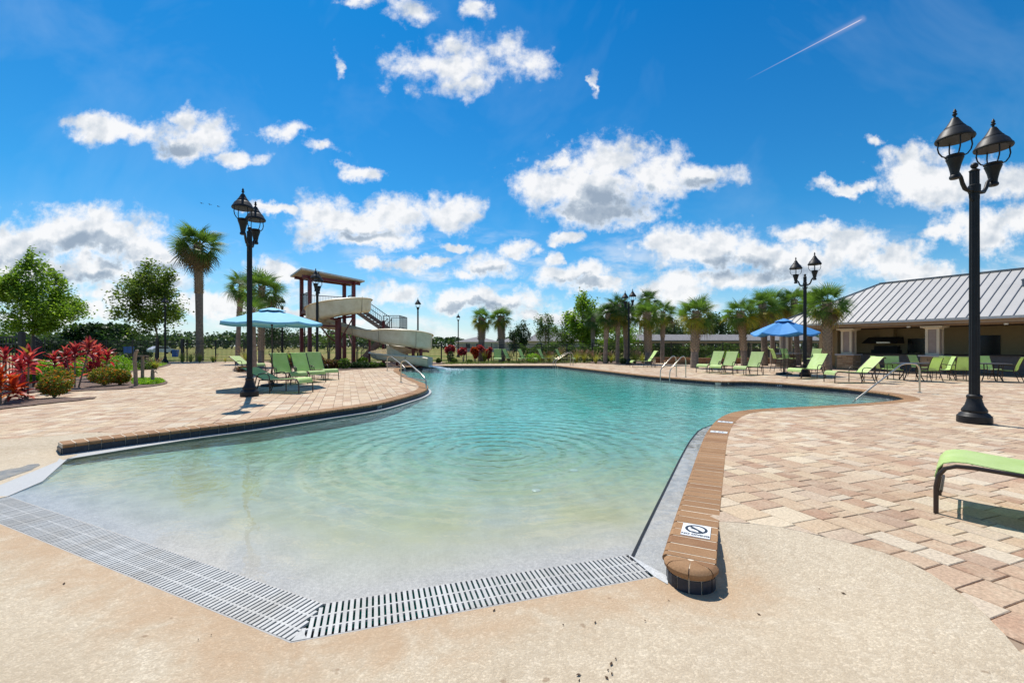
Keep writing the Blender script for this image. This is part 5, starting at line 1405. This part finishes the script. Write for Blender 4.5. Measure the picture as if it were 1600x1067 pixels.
railing('long sloping bronze handrail leading down into the pool corner by the pavilion', [[P3(0,0), P3(0,.66), P3(.015,.78), P3(.06,.86), P3(.14,.88), P3(.24,.88), P3(.31,.84), P3(.95,-.06), P3(1.15,-.35)]], .024)

# ================================================================== SLIDE
sl = thing('water_slide', 'cream curving water slide with maroon posts pouring into the pool', 'water slide', (-14.2, 34.0, 0))
O3 = Vector((-14.2, 34.0, 0))
L_, N_, F_, R_ = Vector((-16.2,34.0,0))-O3, Vector((-14.75,32.2,0))-O3, Vector((-13.6,35.8,0))-O3, Vector((-12.2,34.0,0))-O3
zplat = 4.25
for p, zt in ((L_,6.55),(N_,6.5),(F_,6.4),(R_,6.2)): obj('post', MB().box(p.x,p.y,-.1,.24,.24,zt+.1,R(-50)), red_m, sl)
ctr = (L_+N_+F_+R_)/4
roofc = [ctr + (p-ctr)*1.42 for p in (L_,N_,R_,F_)]; rz_ = [6.74,6.88,6.36,6.4]
rf = MB().add([(p.x,p.y,z) for p, z in zip(roofc, rz_)] + [(p.x,p.y,z+.07) for p, z in zip(roofc, rz_)], [(0,1,2,3),(7,6,5,4),(0,4,5,1),(1,5,6,2),(2,6,7,3),(3,7,4,0)])
tr_ = obj('tower_roof', rf, mat('roof_underside',(.52,.44,.36),.8), sl)
fa = MB()
for i in range(4): 
    p, q = roofc[i], roofc[(i+1) % 4]; fa.beam((p.x,p.y,rz_[i]+.05),(q.x,q.y,rz_[(i+1) % 4]+.05), .06, .12)
obj('roof_trim', fa, mat('pale_metal_trim',(.55,.54,.52),.4,.4), tr_)
bm2 = MB()
for (p, q) in ((L_,N_),(N_,R_),(R_,F_),(F_,L_)):
    e = (q-p).normalized()*.5; zf = lambda v: 6.62 - .09*((v.x-L_.x)+.35*(v.y-L_.y)*-1)
    bm2.beam((p.x-e.x,p.y-e.y,zf(p-e)-.0),(q.x+e.x,q.y+e.y,zf(q+e)), .14, .22)
obj('roof_beam', bm2, red_m, tr_)
obj('platform', MB().prism([(v.x,v.y) for v in (L_,N_,R_,F_)], zplat-.16, zplat), tread_m, sl)
bz = MB()
for (p, q) in ((L_,N_),(L_,F_),(F_,R_),(N_,R_)): bz.beam((p.x,p.y,zplat-.28),(q.x,q.y,zplat-.28), .16, .22)
for (p, q) in ((N_,F_),(F_,R_)): bz.beam((p.x,p.y,zplat-.4),((p.x+q.x)/2,(p.y+q.y)/2,2.2), .08, .08); bz.beam((q.x,q.y,1.2),((p.x+q.x)/2,(p.y+q.y)/2,2.2), .08, .08)
obj('platform_beam', bz, red_m, sl)
def guard(segs, z0, h, sp=.115, name='guard_rail', ends=True):
    mb = MB()
    for p, q in segs:
        p, q = Vector(p), Vector(q); dz_ = q.z-p.z; L = (Vector((q.x,q.y))-Vector((p.x,p.y))).length
        for zz in (.1, h): mb.beam((p.x,p.y,p.z+zz),(q.x,q.y,q.z+zz), .045, .05)
        for k in range(1, int(L/sp)): f = k*sp/L; mb.box(p.x+(q.x-p.x)*f, p.y+(q.y-p.y)*f, p.z+dz_*f+.1, .016,.016,h-.1)
        if ends:
            for v in (p, q): mb.box(v.x,v.y,v.z,.05,.05,h+.02)
    return obj(name, mb, rail_m, sl)
v3 = lambda v, z: (v.x, v.y, z)
guard([(v3(L_,zplat), v3(N_,zplat)), (v3(L_,zplat), v3(F_,zplat)), (v3(F_.lerp(R_,.45),zplat), v3(R_,zplat))], zplat, 1.12)
# flume: bottom centre line, left and right wall heights
FLP = [(-12.5,33.5,4.18,.5,.5),(-11.7,33.4,4.05,.5,.6),(-11.0,32.6,3.92,.5,1.0),(-11.3,31.4,3.74,.45,1.12),(-12.2,30.75,3.50,.42,1.16),(-13.3,30.75,3.24,.42,1.16),(-14.0,31.35,3.02,.42,1.14),(-14.2,32.3,2.86,.42,1.05),(-13.7,33.2,2.72,.45,.8),
       (-12.7,33.2,2.52,.5,.55),(-11.2,32.3,2.18,.55,.5),(-9.6,31.3,1.82,.75,.45),(-8.3,30.45,1.55,1.05,.42),(-7.0,30.4,1.36,1.16,.42),(-6.3,31.1,1.2,1.14,.42),(-6.5,32.1,1.06,1.0,.42),(-7.4,32.7,.92,.6,.5),(-8.7,32.7,.78,.5,.7),
       (-9.5,32.0,.66,.45,.95),(-9.3,31.0,.54,.42,.95),(-8.3,30.2,.42,.45,.7),(-7.2,29.9,.28,.5,.5),(-6.1,29.75,.12,.62,.62),(-5.5,29.7,.02,.62,.62)]
def cm(pts, m_):
    A_ = np.array(pts); out = []
    for i in range(len(A_)-1):
        p0, p1, p2, p3 = A_[max(i-1,0)], A_[i], A_[i+1], A_[min(i+2,len(A_)-1)]
        for k in range(m_):
            t = k/m_; out.append(.5*((2*p1)+(p2-p0)*t+(2*p0-5*p1+4*p2-p3)*t*t+(3*p1-p0-3*p2+p3)*t**3))
    out.append(A_[-1]); return out
fl = cm(FLP, 5); hw = .52
def usec(i):
    p = fl[i]; q = fl[min(i+1,len(fl)-1)]-fl[max(i-1,0)]; t = Vector((q[0],q[1],0)).normalized(); s_ = Vector((-t.y,t.x,0)); c = Vector(p[:3])-O3
    hr, hl = p[3], p[4]; out = []
    # right wall (outer first): local (side, up)
    def pr(side, h, n=5):
        r = []
        for k in range(n+1):
            a = math.pi/2*k/n; r.append((side*(hw*.52 + hw*.48*math.sin(a)), .26*(1-math.cos(a))))
        r.append((side*(hw+.03), max(.3,h*.7))); r.append((side*(hw+.055), max(.34,h))); return r
    left, right = pr(1, hl), pr(-1, hr)
    prof = [(left[-1][0]+.09, left[-1][1]-.03)] + left[::-1] + right + [(right[-1][0]-.09, right[-1][1]-.03)]
    return [c + s_*a + Vector((0,0,b)) for a, b in prof], s_
secs = [usec(i) for i in range(len(fl))]
breaks = [0, 14, 24, 38, 50, 58, 66, 76, 88, 97, 106, len(fl)-1]
for b0, b1 in zip(breaks, breaks[1:]):
    mb = MB(); V = []; F = []; k = len(secs[0][0])
    for i in range(b0, b1+1):
        ring_ = secs[i][0]; V += ring_
        V += [p + Vector((0,0,-.035)) + secs[i][1]*(.03 if j < k/2 else -.03) for j, p in enumerate(ring_)]
    m_ = b1-b0
    for i in range(m_):
        a, b = i*2*k, (i+1)*2*k
        for j in range(k-1):
            F.append((a+j, a+j+1, b+j+1, b+j)); F.append((a+k+j, b+k+j, b+k+j+1, a+k+j+1))
        F.append((a, b, b+k, a+k)); F.append((a+k-1, a+2*k-1, b+2*k-1, b+k-1))
    for a in (0, m_*2*k):
        for j in range(k-1): F.append((a+j, a+k+j, a+k+j+1, a+j+1))
    s_o = obj('flume_section', mb.add(V, F), fl_m, sl, smooth=True)
    fg = MB(); ring_ = secs[b1][0]; s_ = secs[b1][1]; cen = Vector(fl[b1][:3])-O3 + Vector((0,0,.3))
    outp = [p + (Vector((p.x-cen.x, p.y-cen.y, p.z-cen.z)).normalized())*.06 + Vector((0,0,-.02)) for p in ring_[1:-1]]
    fg.tube(outp, .022, 5); obj('flange', fg, mat('flume_flange',(.42,.36,.25),.6), s_o)
ext = fl[-1]
def support(x, y, zt, r=.09): obj('support_post', MB().tube([(x-O3.x,y-O3.y,-.1),(x-O3.x,y-O3.y,zt)], r, 10), red_m, sl)
obj('main_column', MB().tube([(-12.55-O3.x,31.9-O3.y,-.1),(-12.55-O3.x,31.9-O3.y,3.45)], .21, 16), red_m, sl, smooth=True)
arms = MB()
for tx, ty, tz in ((-11.1,31.0,3.55),(-14.6,31.2,2.95),(-12.6,30.7,3.4),(-13.6,33.2,2.45)): arms.beam((-12.55-O3.x,31.9-O3.y,tz-.12),(tx-O3.x,ty-O3.y,tz-.05), .12, .14)
arms.beam((-12.55-O3.x,31.9-O3.y,1.6),(-11.15-O3.x,31.05-O3.y,3.45), .06, .06)
obj('bracket_arm', arms, red_m, sl)
for q in ((-7.0,31.3,1.35),(-10.3,31.9,1.9),(-6.4,31.0,1.2),(-8.2,31.5,.9)): support(*q, r=.12 if q[0] > -8 else .085)
ar = MB()
for a, b in (((-7.0,31.3,1.2),(-7.3,30.4,1.4)),((-7.0,31.3,1.2),(-6.0,31.9,1.0)),((-10.3,31.9,1.8),(-10.2,31.6,1.95))): ar.beam(Vector(a)-O3, Vector(b)-O3, .12, .12)
obj('bracket_arm', ar, red_m, sl)
# stairs behind: flight up from the tower foot to a landing, then back up to the platform
def flight(a, b, n, wid, wdir):
    a, b = Vector(a)-O3, Vector(b)-O3; wv_ = Vector(wdir).normalized()*wid/2
    for i in range(n):
        p = a.lerp(b, (i+.5)/n); obj('tread', MB().beam(p-wv_, p+wv_, .28, .05), tread_m, sl)
    s_ = MB()
    for w_ in (-1, 1): s_.beam(a+wv_*w_-Vector((0,0,.06)), b+wv_*w_-Vector((0,0,.06)), .06, .26)
    obj('stringer', s_, tread_m, sl)
    for w_ in (-1, 1): guard([(tuple(a+wv_*w_), tuple(b+wv_*w_))], 0, .95, .14, 'stair_rail')
flight((-12.9,37.2,0), (-10.3,37.2,2.75), 15, 1.1, (0,1,0))
lx0, lx1, ly0, ly1, lz = -10.3-O3.x, -9.0-O3.x, 35.4-O3.y, 37.8-O3.y, 2.8
obj('landing', MB().box((lx0+lx1)/2,(ly0+ly1)/2,lz-.12,lx1-lx0,ly1-ly0,.12), tread_m, sl)
guard([((lx1,ly0,lz),(lx1,ly1,lz)), ((lx0,ly0,lz),(lx1,ly0,lz)), ((lx0,ly1,lz),(lx1,ly1,lz))], lz, 1.05)
for x, y in ((lx0,ly0),(lx1,ly0),(lx0,ly1),(lx1,ly1)): obj('landing_post', MB().box(x,y,-.1,.2,.2,lz+.75 if (x,y)==(lx0,ly0) else lz), red_m, sl)
flight((-10.3,35.95,2.85), (-12.1,35.1,4.22), 8, 1.0, (.42,.9,0))
# water running off the flume
spl = thing('water_spout', 'white water pouring from the slide outlet into the pool', 'splash', (-5.5, 29.7, 0))
foam_m = mat('white_foam', (.82,.88,.9), .25, var=.05, scale=12)
mb = MB()
for k in range(26):
    y = random.uniform(-.42,.42); L = random.uniform(.7,1.35); r = random.uniform(.012,.035)
    mb.tube([(-.1,y*.8,.06),(L*.4,y,.02),(L*.8,y*1.1,-.10),(L,y*1.15,-.17)], [r,r*1.1,r*.9,r*.4], 5)
obj('stream', mb, foam_m, spl)
mb = MB()
for k in range(420):
    a = random.uniform(-1.3,1.3); r = abs(random.gauss(0,.9)); x, y = .95+r*math.cos(a)*1.5, r*math.sin(a)*1.3; s_ = random.uniform(.012,.05)*max(.3,1-r*.35)
    mb.ball((x,y,-.165+random.random()**4*.12*max(0,1-r)), s_, 6, 4, .5)
tag(obj('foam', mb, foam_m, spl), kind='stuff')

# ================================================================== PAVILION
pv_ = thing('pavilion', 'open sided pavilion with a long grey standing seam metal roof', 'pavilion', (20.2, 26.5, 0), math.atan2(-.889,.457))
ZE, ZR, XE, XR, YE, YR = 2.78, 5.36, -4.4, 15.5, -.7, 3.7
roof = obj('roof', MB().add([(XE,YE,ZE-.03),(XE+4.4,YR,ZR-.03),(XE,8.1,ZE-.03),(XR,8.1,ZE-.03),(XR-4.4,YR,ZR-.03),(XR,YE,ZE-.03)], [(0,2,1),(1,2,3,4),(4,3,5),(0,1,4,5)]), roof_m, pv_)
sl_t = (ZR-ZE)/(YR-YE); x = XE; pw_ = .39
while x < XR-.05:
    x1 = min(x+pw_, XR); V = []
    top_ = lambda xx: min(YR, YE + (xx-XE), YE + (XR-xx)+1e-3)
    y0, y1 = top_(x), top_(x1); zf = lambda y: ZE + (y-YE)*sl_t
    mb = MB(); tops = [(x1,y1),(x,y0)]
    if x < XE+4.4 < x1: tops = [(x1,YR),(XE+4.4,YR),(x,y0)]
    poly = [(x+.004,YE-.04),(x1-.004,YE-.04)] + [(min(max(a,x+.004),x1-.004),b) for a, b in tops]
    n_ = len(poly); V = [(a,b,zf(b)+.012) for a, b in poly]+[(a,b,zf(b)-.012) for a, b in poly]
    mb.add(V, [tuple(range(n_)), tuple(range(2*n_-1,n_-1,-1))]+[(i,n_+i,n_+(i+1)%n_,(i+1)%n_) for i in range(n_)])
    p = obj('roof_panel', mb, roof_m, roof)
    if y1 > YE+.05: obj('seam', MB().beam((x1,YE-.04,zf(YE-.04)+.03),(x1,y1,zf(y1)+.03), .024, .045), seam_m, p)
    x = x1
for ob_ in [o for o in bpy.data.objects if o.name.startswith('seam')]:            # seams belong to the roof directly
    ob_.parent = roof
obj('hip_cap', MB().beam((XE,YE,ZE+.05),(XE+4.4,YR,ZR+.05), .16, .05).beam((XE+4.4,YR,ZR+.055),(XR-4.4,YR,ZR+.055), .18, .06), seam_m, roof)
obj('roof_vent', MB().lathe([(.06,0),(.06,.3),(.09,.31),(.09,.36),(.0,.4)], 10), seam_m, roof, loc=(6.6,1.9,ZE+2.6*sl_t+.0))
obj('gutter', MB().beam((XE-.08,YE-.12,ZE-.04),(XR,YE-.12,ZE-.04), .13, .12), mat('pale_gutter',(.55,.54,.52),.45), pv_)
obj('fascia', MB().box((XE+XR)/2,YE+.01,ZE-.26,XR-XE,.05,.2).box(XE+.03,3.7,ZE-.26,.05,8.7,.2), stucco_tan, pv_)
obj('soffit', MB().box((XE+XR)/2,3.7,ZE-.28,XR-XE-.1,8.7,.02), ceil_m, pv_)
obj('beam', MB().box((XE+.5+XR)/2,0,2.44,XR-XE-1,.34,.07).box((XE+.5+XR)/2,0,2.46,XR-XE-.5,.3,.02), stucco_tan, pv_)
obj('header', MB().box((XE+XR)/2+.3,0,2.455,XR-XE-1,.32,.06), stucco_tan, pv_)
for o in [o for o in list(pv_.children) if o.name.startswith('beam')]: bpy.data.objects.remove(o)
def column(x, y, full=True):
    if full:
        st = MB(); hs = .86; w_ = .84
        core = obj('column_base', MB().box(x,y,-.05,w_-.08,w_-.08,hs+.03), mortar_m, pv_)
        for side in range(4):
            for r_ in range(8):
                u = -w_/2; hh = hs/8
                while u < w_/2-.03:
                    l_ = min(random.uniform(.16,.42), w_/2-u); d_ = w_/2-.03+random.uniform(0,.02); cx_, cy_ = u+l_/2, -d_
                    a = side*math.pi/2; c, s_ = math.cos(a), math.sin(a)
                    st.box(x+cx_*c-cy_*s_, y+cx_*s_+cy_*c, r_*hh+.004, l_-.012, .07, hh-.01, a); u += l_
        tag(obj('base_stones', st, stone_m, core), kind='stuff')
        obj('base_cap', MB().prism([(x-.5,y-.5),(x+.5,y-.5),(x+.5,y+.5),(x-.5,y+.5)], .862, .94), slab_m, pv_)
        z0 = .94
    else: z0 = 0
    sh_ = obj('column_shaft', MB().box(x,y,z0,.46,.46,2.46-z0), stucco_mauve, pv_)
    tr = MB()
    for a in (-1,1):
        for b in (-1,1): tr.box(x+a*.225,y+b*.225,z0+.002,.11,.11,2.30-z0)
    tr.box(x,y,z0+.002,.53,.53,.1); obj('corner_trim', tr, stucco_cream, sh_)
    obj('capital', MB().add([(x+s_*a,y+t_*a,z) for a, z in ((.27,2.28),(.30,2.33),(.44,2.37),(.44,2.455)) for s_, t_ in ((-1,-1),(1,-1),(1,1),(-1,1))], [(3,2,1,0),(12,13,14,15)]+[(4*i+k,4*i+(k+1)%4,4*i+4+(k+1)%4,4*i+4+k) for i in range(3) for k in range(4)]), stucco_cream, pv_)
for k, s_ in enumerate((-3.72, 0, 3.94, 7.9, 11.8)): column(s_, 0, True)
column(-3.72, 7.4, False)
obj('back_wall', MB().box(5.9,4.25,0,18.9,.2,2.5), wall_in, pv_)
obj('pilaster', MB().box(-3.52,4.1,0,.3,.55,2.5), stucco_cream, pv_)
obj('side_wall', MB().box(-1.6,3.0,0,.15,2.3,2.5), wall_in, pv_)
obj('counter', MB().box(3.3,1.75,0,7.9,.5,.93), counter_m, pv_); obj('counter_top', MB().box(3.3,1.72,.932,8.05,.72,.05), dark_m, pv_)
obj('back_counter', MB().box(2.6,3.8,0,7.6,.7,.9), counter_m, pv_)
hd = obj('range_hood', MB().add([(-.55,4.1,1.98),(1.05,4.1,1.98),(1.05,3.55,1.98),(-.55,3.55,1.98),(-.75,4.1,1.58),(1.1,4.1,1.58),(1.1,3.05,1.58),(-.75,3.05,1.58)], [(0,1,2,3),(7,6,5,4),(0,4,5,1),(1,5,6,2),(2,6,7,3),(3,7,4,0)]), dark_m, pv_)
obj('hood_lip', MB().box(.45,3.03,1.58,.7,.03,.10), steel_m, hd)
obj('hood_duct', MB().box(.35,3.9,1.98,.7,.4,.55), wall_in, pv_)
obj('grill', MB().box(.35,3.65,.9,1.35,.6,.28).box(.35,3.75,1.18,1.2,.4,.25), dark_m, pv_)
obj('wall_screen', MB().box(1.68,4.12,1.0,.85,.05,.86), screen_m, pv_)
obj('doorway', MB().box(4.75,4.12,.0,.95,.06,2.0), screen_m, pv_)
for x in (-.4, 3.0, 6.6): obj('soffit_light', MB().lathe([(.0,-.1),(.07,-.1),(.09,-.04),(.05,0),(.0,0)], 12), ceram, pv_, loc=(x,-.35,ZE-.28))
tag(link('pavilion_floor', MB().prism([(XE+.3,-.55),(XR,-.55),(XR,8),(XE+.3,8)], .0035, .012).mesh('pavilion_floor', concrete_m), None, (20.2,26.5,0), math.atan2(-.889,.457)), kind='structure')

# ================================================================== PLANTING BEDS
for (px, py, lab, heads, ky, s_) in (
    (8, 612, 'tall red ti plant at the picture edge before the near fence', ((0,0,.95),(.22,.1,.72),(-.25,.05,.8)), 'r', 1.15),
    (1, 632, 'orange red ti plant low at the picture edge in the front strip', ((0,0,.55),(.15,.12,.38),(-.2,0,.45)), 'o', 1.1),
    (42, 625, 'red ti plant on two bare stems beside the round shrubs', ((.05,0,.98),(-.22,.08,.80),(-.05,-.05,.25)), 'r', 1.12),
    (85, 604, 'dark red ti plant directly behind the ixora pair', ((0,0,.80),(.25,.1,.68)), 'r', 1.2),
    (117, 606, 'red ti plant on a forked bare trunk behind the ixora', ((0,0,1.02),(.30,.1,1.14),(-.3,.05,.9)), 'r', 1.2),
    (155, 596, 'dense crimson ti plant leafy to the ground by the wide shrub', ((0,0,1.0),(.3,0,.9),(-.3,.1,.85),(.1,-.15,.55),(-.22,-.1,.45),(.25,-.1,.3)), 'r', 1.15),
    (136, 592, 'red ti plant showing high between two others', ((0,0,1.35),(.2,.1,1.2)), 'r', 1.1)):
    ti_plant(lab, *G(px, py), heads[:2] if px < 20 else heads, ky, s_)
for (px, py, rx, rz, lab) in ((84.5, 621.5, .33, .26, 'round green shrub with orange flowers at the tip of the front strip'), (91, 614, .36, .32, 'round orange flowered shrub just behind the front one'),
                              (163, 603.5, .42, .30, 'wide shrub with orange flowers in the middle of the bed'), (188, 602, .30, .26, 'small shrub with orange flowers beside the curved post')):
    x, y = G(px, py); shrub('flowering_shrub', lab, x, y, rx, rz, 1700, .075, leaf_ixora, 'orange flowering shrubs', lift=1.15)
def far_shrub(label, px, py, wpx, hpx, lm, n=700, size=.11, name='shrub', grp='green shrubs in the beds', **k):
    x, y = G(px, py); s_ = y/FX; return shrub(name, label, x, y, wpx*s_/2, hpx*s_/2, n, size, lm, grp, **k)
far_shrub('lime green shrub in the bed behind the twin stem ti plant', 62, 597, 50, 34, leaf_lime, 2200)
far_shrub('lime green mound behind the crimson ti plant', 172, 583, 56, 28, leaf_lime, 2200)
far_shrub('low lime foliage between the forked ti plant and crimson one', 134, 587, 38, 30, leaf_lime, 1400)
far_shrub('green low mound behind the tee shaped post', 229, 577, 30, 14, leaf_mid, 900)
far_shrub('lime green clump beneath the dark red ti plant', 100, 590, 36, 24, leaf_lime, 1200)
def ground_cover(poly, n, h, lm):
    pl_ = [tuple(p) for p in poly]; xs = [p[0] for p in pl_]; ys = [p[1] for p in pl_]; P2 = []
    while len(P2) < n:
        p = (random.uniform(min(xs),max(xs)), random.uniform(min(ys),max(ys)))
        if inside(p, pl_): P2.append((p[0],p[1],.03+random.random()**2*h))
    V, F = leafcloud(P2, .09, 1.2, .3, -.5); tag(link('ground_cover', npmesh('ground_cover', V, F, lm)), kind='stuff')
ground_cover(poly_px([(205,594.5),(225,593.8),(250,594.6),(258,597),(246,601),(222,602),(206,600)]), 3500, .10, leaf_lime)
ground_cover(poly_px([(40,590),(90,583),(150,577),(208,573),(250,569.5),(262,570),(244,574.8),(208,579.6),(196,584),(120,590),(60,597)]), 9000, .13, leaf_lime)
ground_cover(poly_px([(690,569),(700,567),(920,566.3),(925,567.2),(800,568.4),(700,569.6)]), 4500, .14, leaf_mid)
tuft('fountain grass clump by the bend of the path', *G(243,577), .62, .5, 170, plumes=16)
tuft('fountain grass clump behind the mulch island by the lamp', XW(387,31), 31, 1.25, .8, 220, plumes=18)
for k, (px, lab) in enumerate(((285,'olive fountain grass at the gate post'),(298,'olive fountain grass left of the tall palm foot'),(312,'olive fountain grass at the foot of the tall palm'),(333,'short olive fountain grass past the tall palm'))):
    tuft(lab.replace(' left of',' before'), XW(px,38.2), 38.2, .95 if k < 3 else .7, .55, 130, plumes=4)
tuft('tiny grass tuft beside the fence post in the far bed', XW(352,38.4), 38.4, .5, .25, 60, plumes=0)
for px, py, h, lab in ((757,566.2,1.1,'golden fountain grass below the first fan palm'),(795,565.9,1.0,'golden fountain grass between the first two end loungers'),(858,565.6,.9,'fountain grass behind the ladder loungers'),(875,565.6,1.2,'plumed fountain grass behind the far ladder'),
                       (901,566.6,1.1,'orange plumed grass clump just past the end lounger'),(913,567,1.05,'orange fountain grass in the middle of the row'),(931,568,.95,'lime fountain grass before the reddish palm trunk'),(992,568.4,1.1,'yellow grass clump beside the far twin lamp'),(1004,567,.9,'small yellow grass clump past the far twin lamp'),(955,567.2,.9,'green grass clump between two palm trunks'),(845,566,.8,'lime grass behind the middle end lounger')):
    tuft(lab, *G(px, py), h, .62, 150, plumes=16)
def far_ti(label, px, Y, zt, w_, lm=leaf_red):
    t = thing('ti_plant', label, 'plant', (XW(px,Y), Y, 0), 0, 'red ti plants at the end fence'); p = np.concatenate([ell(150, (random.uniform(-.6,.6)*w_, random.uniform(-.3,.3)*w_, zt-.42+random.uniform(-.3,.22)), (w_*.5,w_*.45,.3), .3, .6) for _ in range(4)])
    V, F = leafcloud(p, .30, .9, .3, -.3); link('foliage', npmesh('foliage', V, F, lm), t)
    obj('stem', MB().tube([(0,0,-.05),(.05,0,zt*.5),(0,0,zt-.2)], [.06,.045,.02], 6).tube([(0,0,.1),(-.2,.05,zt*.55),(-.25,0,zt-.3)], .02, 5), trunk_m, t)
far_ti('round headed red ti plant beside the single lamp near the slide', 703, 37.6, 1.62, .46); far_ti('red ti plant on a brown stem past the single lamp', 724, 37.8, 1.60, .50)
far_ti('dark red ti plant low before the cream house', 742, 38.2, 1.25, .42, leaf_redo); far_ti('red ti plant beneath the first fan palm', 751, 38.6, 1.5, .4); far_ti('small red ti plant next to the fan palm trunk', 763, 38.4, 1.3, .36)
for px, py, w_, h_, lm, lab in ((704,567.5,11,20,leaf_dark,'dark shrub under the round red plant'),(710,567.8,10,8,leaf_mid,'small green shrub by the single lamp foot'),(734,567.5,9,6,leaf_mid,'tiny green shrub between red plants'),(833,566.4,24,15,leaf_lime,'lime shrub behind the middle end lounger'),
                                (685,567.5,8,8,leaf_mid,'small shrub at the slide end of the fence'),(946,568,12,13,leaf_mid,'green shrub at the reddish palm foot'),(1140,565.5,30,18,leaf_lime,'bright green shrub behind the upright loungers'),(1112,566.2,18,12,leaf_mid,'green shrub on the planter beside the golden palm'),(974,568.6,12,9,leaf_dark,'dark shrub by the far lamp foot')):
    far_shrub(lab, px, py, w_, h_, lm, 500, .13)
for px, py, w_, h_, lm, lab in ((458,574,18,16,leaf_crot,'reddish croton by the tower corner post'),(476,577,20,18,leaf_crot,'pink leaved croton behind the third lounger'),(500,577,22,22,leaf_crot,'copper croton at the tower lamp foot'),(512,576.8,16,16,leaf_crot,'bronze croton beside the big slide column'),(524,576,16,14,leaf_crot,'dark red croton before the big slide column'),
                                (538,576.4,18,17,leaf_mid,'spiky green plant before the slide column'),(555,575.6,16,10,leaf_dark,'dark low shrub at the stair foot'),(568,575.2,20,10,leaf_dark,'dark shrub below the stair flight'),(583,574.8,16,9,leaf_mid,'green shrub under the lower slide bend'),(596,574.2,12,8,leaf_mid,'small green shrub beside the far handrail'),
                                (567,570,16,12,leaf_bright,'pale green shrub behind the stair post'),(487,571,16,16,leaf_bright,'bright green plant behind the tower lamp'),(527,570,14,12,leaf_bright,'bright green plant behind the slide column'),(433,571,20,14,leaf_mid,'green shrub by the parasol behind loungers'),(447,567,18,16,leaf_lime,'yellow green shrub along the field fence'),(462,566,22,14,leaf_lime,'yellow green mound before the tower')):
    far_shrub(lab, px, py, w_, h_, lm, 420, .15)
far_shrub('small bronze plant at the mulch island edge', 378, 581, 16, 9, leaf_crot, 380, .1)
# foot wash posts
x, y = G(212.5, 603.5); t = thing('wooden_post', 'tall weathered post with a curved top at the bed edge', 'post', (x, y, 0), 0, 'weathered posts in the bed')
obj('shaft', MB().tube([(0,0,-.1),(-.02,0,.5),(-.05,.0,.9),(-.03,0,1.12),(.03,0,1.24),(.07,0,1.27)], [.062,.06,.058,.058,.05,.03], 10), wood_m, t, smooth=True)
x, y = G(222.5, 594.5); t = thing('wooden_post', 'post with a flat crossboard on top beside the curved one', 'post', (x, y, 0), 0, 'weathered posts in the bed')
obj('shaft', MB().tube([(0,0,-.1),(.01,0,.98)], [.062,.056], 10), wood_m, t, smooth=True); obj('crossboard', MB().box(-.02,0,.975,.46,.14,.05), wood_m, t)
x, y = G(238.5, 597.5); t = thing('wooden_post', 'short stump post with a spigot beside the path', 'post', (x, y, 0), 0, 'weathered posts in the bed')
obj('shaft', MB().tube([(0,0,-.1),(0,0,.42),(0,0,.52)], [.068,.062,.035], 10), wood_m, t, smooth=True); obj('spigot', MB().tube([(.05,0,.40),(.13,0,.41),(.17,0,.38),(.17,0,.34)], .014, 6).tube([(.12,-.05,.47),(.12,.05,.47)], .01, 5).tube([(.12,0,.40),(.12,0,.47)], .008, 5), bronze_m, t)

# ================================================================== SMALL DEBRIS
lit = MB()
for px, py in ((772,940),(905,1055),(950,1040),(956,1046),(948,1052),(955,1030),(962,1022),(1045,928),(904,1046),(880,965),(1318,937),(1186,953),(310,985),(330,978),(930,962),(1280,925),(1008,962),(100,900)):
    x, y = G(px, py, -.1); z = apron_z(x, y) + .003; s_ = random.uniform(.006,.016); a = random.uniform(0,6.28)
    lit.add([(x+s_*math.cos(a+k*1.57)*(1 if k % 2 else .5), y+s_*math.sin(a+k*1.57)*(1 if k % 2 else .5), z+random.uniform(0,.006)) for k in range(4)]+[(x,y,z+.008)], [(0,1,4),(1,2,4),(2,3,4),(3,0,4),(3,2,1,0)])
tag(obj('dry_leaf_litter', lit, mat('dry_leaf',(.09,.05,.025),.9), None), kind='stuff')

# damp patch left at the end of the gutter ledge
pud = []
for p in ((-6,738),(14,733),(30,731),(44,726),(60,724.5),(63,727),(54,731),(50,734),(38,738),(26,742),(12,747),(0,751),(-10,754)):
    z = -.1
    for _ in range(6): z = apron_z(*G(*p, z))
    pud.append(G(*p, z))
damp_m = mat('damp_film', (.33,.245,.13), .14, var=.3, scale=9, spec=.6)
tag(obj('puddle', fill(pud, pts=[], zf=lambda x, y: apron_z(x, y)+.004), damp_m), kind='structure')
